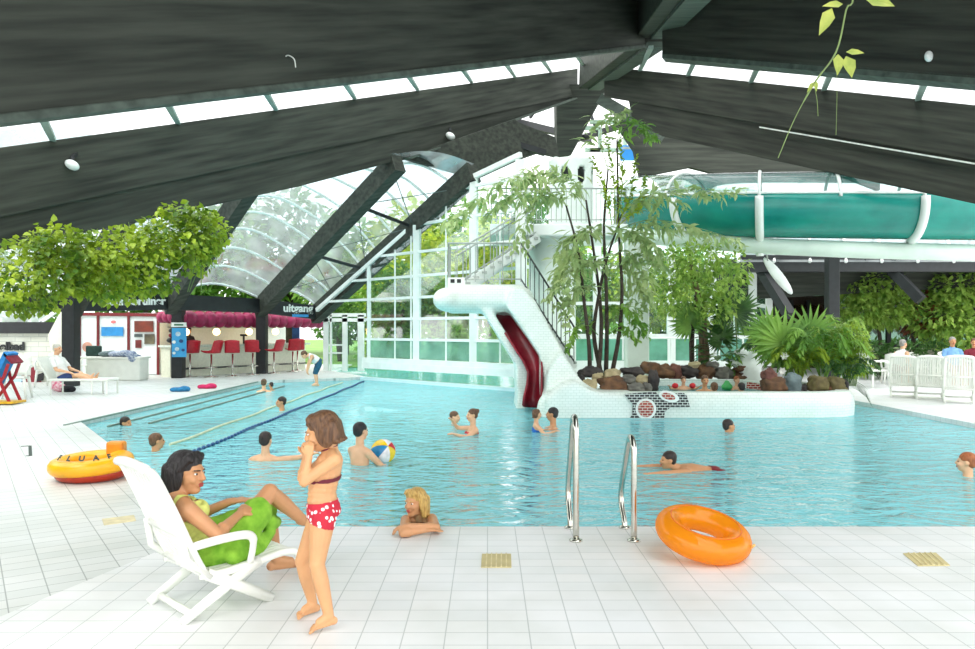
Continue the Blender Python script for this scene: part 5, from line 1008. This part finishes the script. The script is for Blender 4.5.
# --- woman in the recliner
def J(*a): return [cw(*x) for x in a]
fv = lambda x, y, z=0: Matrix.Rotation(CA, 3, 'Z')@V((x,y,z))
wo, gar = human('dark-haired woman in yellow top and green towel lying in the foreground recliner', cw(.125,-.02,.812), (.95,-.28,-.06), (.03,0,1),
    [(cw(.06,-.01,.685),.055,.05),(cw(.075,0,.615),.15,.085),(cw(.125,0,.52),.15,.10),(cw(.22,0,.40),.13,.095),(cw(.33,0,.335),.17,.115)], fv(0,1),
    [dict(j=J((.065,-.165,.625),(.20,-.245,.475),(.41,-.11,.535)), d=fv(.75,.4,.25), n=fv(.1,.5,-.8), s=-1, c=.45), dict(j=J((.065,.165,.625),(.25,.24,.47),(.43,.07,.575)), d=fv(.8,-.4,.12), n=fv(-.1,.1,-1), s=1, c=.4)],
    [dict(j=J((.34,-.085,.33),(.665,-.01,.615),(.95,.05,.37),(1.08,.06,.335)), flat=0), dict(j=J((.34,.10,.33),(.76,.19,.45),(.86,.25,.085),(1.03,.17,.03)))], s=1.0, hs=1.07, skin='tan', hr=('black','bob'), vox=.0065, female=True, detail=True, fr=1)
Ri = Matrix.Rotation(-CA, 3, 'Z')
def lc(p): return Ri@(p-CH)
YT = mat('yellow_green_top', (216,222,122), .8, .08, 30, .2); GT = mat('green_towel', (150,202,66), .95, .25, 14, .6, col2=(106,166,38))
def intop(p, l):
    c = lc(p); dx, dz = c.x-.075, c.z-.615; t_ = dx*.673-dz*.739; o_ = dx*.739+dz*.673
    return l == 'torso' and abs(c.y) < .165 and .035 < t_ < .34 and o_ < (.17 if t_ < .2 else .13)
gar('top', lambda p, l, u: intop(p, l), .006, YT)
gar('top_strap', lambda p, l, u: l in ('torso','arm') and .085 < abs(lc(p).y) < .125 and lc(p).z > .55 and lc(p).x < .2, .006, YT)
mb = MB()
mb.cone(cw(.27,0,.35), .165, cw(.42,-.02,.39), .15); mb.cone(cw(.36,-.10,.345), .10, cw(.56,-.045,.51), .095); mb.cone(cw(.36,.11,.35), .10, cw(.74,.19,.445), .085); mb.cone(cw(.5,.04,.44), .10, cw(.66,.10,.46), .075)
mb.cone(cw(.33,-.17,.31), .055, cw(.5,-.13,.30), .05); mb.cone(cw(.5,-.13,.30), .05, cw(.66,-.02,.36), .04); mb.cone(cw(.66,-.02,.42), .05, cw(.77,.1,.38), .04); mb.cone(cw(.44,-.08,.42), .09, cw(.52,-.1,.32), .05)
for i, v in enumerate(mb.v): v += V((0,0,.006*math.sin(v.x*60+v.y*40)))
link_mesh('towel_wrap', remeshed(mb, .011, 4), GT, wo)
# --- girl
def GP(px, py, Y, z=None): p = P(px, py, Y); return p if z is None else G(px, py, z)
gi, gar = human('small girl in a red and white bikini standing with hands at her mouth', P(322,431,4.33), (-.95,.06,-.28), (-.1,0,1),
    [(P(331,451,4.34),.042,.04),(P(330,460,4.34),.108,.06),(P(326,473,4.34),.105,.078),(P(322,493,4.34),.094,.075),(P(324,513,4.34),.106,.09)], (-.37,-.93,0),
    [dict(j=[P(334,460,4.23),P(304,482,4.19),P(309,457,4.23)], d=(-.05,.25,1), n=(.1,1,0), s=1, c=.9), dict(j=[P(327,459,4.45),P(302,478,4.40),P(306,456,4.34)], d=(.1,-.15,1), n=(.3,-1,0), s=-1, c=.9)],
    [dict(j=[P(323,517,4.29),P(317,564,4.24),P(329,616,4.225),G(309,631.5,.016)], k=1.14), dict(j=[P(320,517,4.41),P(302,561,4.43),P(313,604,4.47),G(296,617.5,.016)], k=1.06)], s=.74, hs=.93, skin='girl', hr=('brown','child'), vox=.0055, detail=True, fr=1.1)
m, nt, b_ = nodes('red_floral'); tc = N(nt, 'ShaderNodeTexCoord'); vo = N(nt, 'ShaderNodeTexVoronoi', Scale=34.0); nt.links.new(tc.outputs['Object'], vo.inputs['Vector']); rp = N(nt, 'ShaderNodeValToRGB'); rp.color_ramp.interpolation = 'CONSTANT'; rp.color_ramp.elements[0].color = lin((246,236,236)); rp.color_ramp.elements[1].position = .36; rp.color_ramp.elements[1].color = lin((190,28,52)); nt.links.new(vo.outputs[0], rp.inputs[0]); nt.links.new(rp.outputs[0], b_.inputs['Base Color']); b_.inputs['Roughness'].default_value = .7
zt, zb = P(322,500,4.34).z, P(322,525,4.34).z
gar('bikini_bottom', lambda p, l, u: l in ('torso','leg') and p.z < zt+.3*(p.x+.93)*.25 and p.z > zb+.02-(p.x+.94)*.35, .005, m)
MRN = mat('maroon_strap', (110,30,48), .7)
zs = P(326,480,4.3).z; gar('bikini_top', lambda p, l, u: l == 'torso' and abs(p.z-zs-.05*(p.x+.93)) < .014, .005, MRN)
q = P(330.5,450,4.34); MB().torus(q+V((-.006,0,.012)), .047, .005, Matrix.Rotation(-.35, 3, 'Y'), 28, 8).build('neck_strap', MRN, gi, True)
# --- blonde woman leaning on the edge
be_, gar = human('blonde woman in the water resting folded arms on the near pool edge', P(415,502,6.66), (-.55,-.83,-.02), UP,
    [(P(420,519,6.74),.055,.05),(P(420,523,6.82),.15,.08),(P(421,531,6.88),.145,.10),(P(422,545,6.95),.12,.09),(P(422,560,7.0),.15,.1)], (.95,-.25,0),
    [dict(j=[P(432,519,6.72),G(436,527.5,.05),G(407,526,.085)], d=(-1,.05,-.2), n=(0,0,-1), s=-1, c=.55), dict(j=[P(406,520,6.72),G(403,533,.04),G(425,530,.045)], d=(1,.2,.0), n=(0,0,-1), s=1, c=.2)], [], s=.92, hs=1.02, skin='tan', hr=('blonde','bob'), vox=.008, female=True, detail=True, fr=1.1)
gar('swimsuit', lambda p, l, u: l == 'torso' and p.z < -.02, .006, mat('dark_swimsuit', (70,30,60), .6))
# --- bathers
def bather(label, px, py, hz, yaw, arms=((.18,.16,-.18,.22,-.05,.06),(.18,.16,-.18,.22,-.05,.06)), s=1.0, hr=('dark','short'), skin='tan', lean=0.0, female=False, suit=None, look=None, group=None, z0=None):
    z = (WZ if z0 is None else z0)+hz; H = G(px, py, z); a = math.radians(yaw); f = V((math.cos(a), math.sin(a), 0)); r = f.cross(UP); lk = f if look is None else V((math.cos(math.radians(look)), math.sin(math.radians(look)), 0))
    ax = (-UP*math.cos(lean)-f*math.sin(lean)).normalized(); N_ = H-(UP*.205-f*-.02)*s if lean < 1 else H-UP*.12*s-f*.15*s; t_ = f if lean < 1 else (-UP)
    sp = [(N_,.052*s,.05*s),(N_+ax*.07*s,.155*s,.08*s),(N_+ax*.18*s,.155*s,.10*s),(N_+ax*.34*s,.13*s,.09*s),(N_+ax*.5*s,.155*s,.1*s)]
    A_ = []
    for k, ar in ((1, arms[0]), (-1, arms[1])):
        sh = N_+ax*.06*s+r*k*.165*s; el = sh+(f*ar[0]+r*k*ar[1]+UP*ar[2])*s; wr = el+(f*ar[3]+r*k*ar[4]+UP*ar[5])*s; A_.append(dict(j=[sh,el,wr], d=(wr-el), n=(0,0,-1), s=k, c=.35))
    pe = sp[-1][0]; L_ = [dict(j=[pe+r*k*.09*s, pe+r*k*.1*s+ax*.42*s+f*.05*s, pe+r*k*.1*s+ax*.8*s, pe+r*k*.1*s+ax*.86*s+f*.12*s]) for k in (-1,1)]
    o, g_ = human(label, H, lk, UP, sp, r, A_, L_, s, None, skin, hr, .0125*max(s,.8), female, group=group, fr=1.25)
    if suit: g_('swimwear', (lambda p, l, u: l == 'torso' and (p-N_).dot(ax) > .10*s and (p-N_).dot(ax) < .56*s) if suit[1] == 'full' else (lambda p, l, u: l in ('torso','leg') and .40*s < (p-N_).dot(ax) < .70*s), .008, suit[0])
    return o, H, f, r
REDF = mat('red_swimwear', (206,36,44), .6); BLUF = mat('blue_swimwear', (40,110,196), .6)
st_ = (.34,.05,.02,.26,.0,.0)
bather('short-haired man in the water at the left pool edge, nearest the yellow float', 157,441,.14,25,arms=((.1,.25,-.06,.14,.1,.0),(-.12,.28,.02,-.1,.24,.02)), hr=('brown','short'), skin='tan', look=40)
bather('front-crawl swimmer far left, only dark hair and arms above the water', 126,423,.04,-10,arms=(st_,(.3,.1,.05,.2,.0,-.03)), lean=1.45, hr=('dark','short'))
bather('dark-haired woman in the swimming lane, one arm stretched to the left', 281,402,.19,185,arms=(st_,(.3,.12,-.1,.26,.0,.03)), hr=('dark','short'), skin='tan', female=True, suit=(MATS['dark_swimsuit'],'full'), look=205)
bather('brown-haired woman with a hair bun sitting on the far pool steps', 264,383,.25,95,hr=('brown','bun'), skin='fair', female=True)
bather('dark-haired child held in front of the woman on the far steps', 271,385,.16,150,s=.7,hr=('dark','short'), skin='tan')
bather('bather with dark hair seen from behind, bare back, in mid-pool left of the girl', 266,440,.27,80,arms=((.14,.24,.02,.2,.1,.02),(.16,.2,-.1,.2,.0,.03)), hr=('dark','short'), skin='fair')
mn, H_, f_, r_ = bather('dark-haired man standing in the water holding a striped beach ball', 361,431,.43,50,arms=((.17,.09,-.20,.2,-.04,.0),(.16,.12,-.22,.19,-.08,-.02)), hr=('black','short'), skin='fair', suit=(BLUF,'short'))
bc = H_+f_*.33-UP*.30+r_*.06; bl_ = thing('beach_ball', 'striped red, white, yellow and blue beach ball held by the dark-haired man', 'ball', bc-UP*.16)
cols = [mat('ball_red', (214,30,48), .25), mat('ball_white', (240,236,238), .25), mat('ball_yellow', (244,206,30), .25), mat('ball_blue', (40,140,196), .25), MATS['ball_white'], MATS['ball_yellow']]
Mb = Matrix.Rotation(.9, 3, 'X')@Matrix.Rotation(.5, 3, 'Y')
for k in range(6): MB().grid([[bc+Mb@(V((math.sin(t_)*math.cos(a_), math.sin(t_)*math.sin(a_), math.cos(t_)))*.165) for a_ in [2*PI*(k+j/6)/6 for j in range(7)]] for t_ in [PI*i/12 for i in range(13)]]).build('panel', cols[k], bl_, True)
bather('brown-haired bather in mid-pool, left one of the close pair', 455,417,.13,-20,hr=('brown','short'), skin='fair', s=.92)
rb, H_, f_, r_ = bather('bather in red swimwear in mid-pool, right one of the close pair', 472,415,.31,200,arms=((.2,.14,.0,.1,-.05,.12),(.22,.12,-.1,.2,.0,.06)), hr=('brown','bun'), skin='fair', s=.92, suit=(REDF,'full'), female=True)
bather('child in blue swimwear at the foot of the slide', 537,414,.30,0,hr=('brown','child'), skin='fair', s=.72, suit=(BLUF,'full'))
bather('dark-haired man facing the child at the foot of the slide', 552,414,.26,180,arms=((.26,.1,-.08,.2,-.04,.05),(.26,.1,-.1,.2,-.04,.05)), hr=('black','short'), skin='tan', look=165)
bather('boy in dark red trunks swimming breaststroke left of the island eyes', 668,460,.12,186,arms=((.28,.08,.0,.24,.02,.0),(.28,.08,.0,.24,.02,.0)), lean=1.42, s=.95, hr=('dark','short'), skin='tan', suit=(mat('dark_red_trunks', (130,30,40), .6),'short'))
bather('swimmer with dark wet hair in front of the island wall', 729,426,.10,10,arms=((.2,.1,-.1,.2,0,0),(-.2,.22,.02,-.2,.1,.0)), hr=('dark','short'), skin='tan')
bather('ginger-haired man swimming at the right edge of the photo', 966,462,.17,150,arms=((.25,.14,-.02,.26,.0,.02),(.25,.14,-.08,.26,.0,.02)), hr=('ginger','short'), skin='fair', lean=.5)
rb, H_, f_, r_ = bather('child with red armbands in the whirlpool', 683.5,380,.22,-90,arms=((.06,.24,.02,.08,.05,.05),(.06,.24,.02,.08,.05,.05)), s=.75, hr=('brown','short'), skin='fair', z0=.28)
for k in (-1,1): MB().ell(H_-UP*.13+r_*k*.2+f_*.03, (.075,.06,.065)).build('armband', REDF, rb, True)
bather('bare-shouldered man facing the camera in the whirlpool', 705,380.5,.26,-90,hr=('brown','short'), skin='tan', z0=.28)
bather('brown-haired bather in the whirlpool seen from behind, nearest the wall', 714,387.5,.18,90,hr=('brown','bun'), skin='fair', z0=.28, s=.95)
bather('orange-haired child in the whirlpool beside the sculpture', 737,380,.22,-70,hr=('ginger','short'), skin='fair', z0=.28, s=.75)
bather('dark-haired bather in the whirlpool at the red mosaic', 741,387.5,.16,100,hr=('black','short'), skin='fair', z0=.28, s=.9)
blob('pool_toy', [(G(727,389,.3)+V((0,0,.05)),(.14,.1,.09)),(G(726,389,.3)+V((.02,0,.14)),(.07,.07,.07))], mat('green_vinyl', (70,170,90), .3), .03, 'green inflatable toy floating in the whirlpool', 'toy')
# --- dressed people
def seated(label, base, yaw, s, hr, skin, shirt, pants, recl=.1, legs_out=0, look=None, sh_=.42, bend=0):
    a = math.radians(yaw); f = V((math.cos(a), math.sin(a), 0)); r = f.cross(UP); pe = base+UP*(sh_+.09); ax = (UP*math.cos(recl)-f*math.sin(recl)).normalized()
    N_ = pe+ax*.5*s; H = N_+(UP*.2+f*(.03+bend))*s; sp = [(N_,.055*s,.05*s),(N_-ax*.07*s,.17*s,.085*s),(N_-ax*.18*s,.17*s,.11*s),(N_-ax*.34*s,.15*s,.11*s),(pe,.17*s,.12*s)]
    A_ = [dict(j=[N_-ax*.06*s+r*k*.175*s, N_-ax*.30*s+r*k*.24*s+f*.06*s, pe+UP*.14+f*.25*s+r*k*.16*s], d=f-UP*.3, n=(0,0,-1), s=k, c=.4) for k in (-1,1)]
    if legs_out: L_ = [dict(j=[pe+r*k*.09, pe+r*k*.1+f*.42+UP*.06, pe+r*k*.09+f*.82-UP*.03, pe+r*k*.1+f*.88+UP*.12], flat=0) for k in (-1,1)]
    else: L_ = [dict(j=[pe+r*k*.09, pe+r*k*.11+f*.42, V((*(base+r*k*.11+f*.42).xy,.08)), V((*(base+r*k*.12+f*.58).xy,.03))]) for k in (-1,1)]
    lk = f if look is None else V((math.cos(math.radians(look)), math.sin(math.radians(look)), 0))
    o, g_ = human(label, H, lk, UP, sp, r, A_, L_, s, None, skin, hr, .0135)
    g_('shirt', lambda p, l, u: (l == 'torso' and (p-pe).dot(ax) > .05) or (l == 'arm' and (p-N_).dot(ax) > -.26*s and (p-pe).dot(f) < .12), .012, shirt)
    g_('shorts', lambda p, l, u: (l == 'torso' and (p-pe).dot(ax) <= .05) or (l == 'leg' and (p-pe).dot(f) < .34 and p.z > pe.z-.16), .012, pants); return o
WS = mat('white_shirt', (238,238,234), .8, .05, 14, .2); NVY = mat('navy_shorts', (48,70,124), .8, .15); GRYP = mat('grey_trousers', (96,96,104), .8); MAR = mat('maroon_shirt', (132,34,52), .8, .15); LBL = mat('light_blue_shirt', (120,168,220), .8, .1)
g = G(76,394); seated('grey-haired woman in white shirt and blue shorts lying on the left sun lounger', V((g.x-.3,g.y,0)), -8, 1.12, ('white','short'), 'fair', WS, NVY, .42, 1, sh_=.34)
g = G(900,385); seated('person in white and maroon bending forward over the table on the right deck', V((g.x-.1,g.y+.1,0)), 20, 1.15, ('grey','short'), 'fair', WS, MAR, -.55, 0)
g = G(953,385); seated('grey-haired man in a light blue shirt seated behind the right recliners', V((g.x,g.y,0)), 255, 1.15, ('grey','short'), 'tan', LBL, MAR, .12, 0)
g = G(974,385); seated('person in maroon clothes seated at the right edge of the photo', V((g.x,g.y,0)), 235, 1.1, ('brown','short'), 'tan', MAR, GRYP, .1, 0)
# man stooping on the far steps
g = G(317,386,-.06); f = V((-.9,-.3,0)).normalized(); r = f.cross(UP); s = 1.0; pe = g+V((.05,0,.72)); N_ = pe+f*.26+UP*.22; ax = (pe-N_).normalized()
o, g_ = human('stooping man in white top and dark blue shorts at the far pool end', N_+f*.17+UP*.02, f*.7-UP*.7, f*.7+UP*.7, [(N_,.055,.05),(N_+ax*.07,.17,.09),(N_+ax*.16,.17,.12),(N_+ax*.27,.16,.12),(pe,.17,.13)], r,
    [dict(j=[N_+ax*.06+r*k*.17, N_+r*k*.2-UP*.22+f*.02, N_+r*k*.16-UP*.45+f*.08], d=-UP, n=-f, s=k) for k in (-1,1)],
    [dict(j=[pe+r*k*.09-UP*.04, g+r*k*.11+f*.05+UP*.40, g+r*k*.11+UP*.07, g+r*k*.12+f*.16+UP*.02]) for k in (-1,1)], 1.0, None, 'fair', ('brown','short'), .0135)
g_('shirt', lambda p, l, u: l == 'torso' and (p-pe).dot(-ax) > .06, .012, WS); g_('shorts', lambda p, l, u: (l == 'torso' and (p-pe).dot(-ax) <= .06) or (l == 'leg' and p.z > g.z+.36), .014, mat('petrol_shorts', (30,84,110), .8, .15))
# bartender
p_ = bw(1.25,1.7,0); f = -bnn; r = f.cross(UP); N_ = p_+UP*1.42
o, g_ = human('bartender in dark clothes behind the counter', p_+UP*1.62+f*.03, f, UP, [(N_,.055,.05),(N_-UP*.07,.18,.09),(N_-UP*.18,.18,.12),(N_-UP*.34,.16,.12),(N_-UP*.5,.18,.12)], r,
    [dict(j=[N_-UP*.06+r*k*.18, N_-UP*.30+r*k*.26+f*.06, N_-UP*.36+r*k*.14+f*.3], d=f, n=-UP, s=k) for k in (-1,1)], [dict(j=[p_+r*k*.09+UP*.88, p_+r*k*.1+UP*.47, p_+r*k*.1+UP*.08, p_+r*k*.1+f*.16+UP*.03]) for k in (-1,1)], 1.05, None, 'tan', ('black','long'), .0135)
g_('shirt', lambda p, l, u: l == 'torso' or (l == 'arm' and (p-N_).z > -.33), .012, mat('black_shirt', (40,30,34), .8)); g_('trousers', lambda p, l, u: l == 'leg', .012, GRYP)
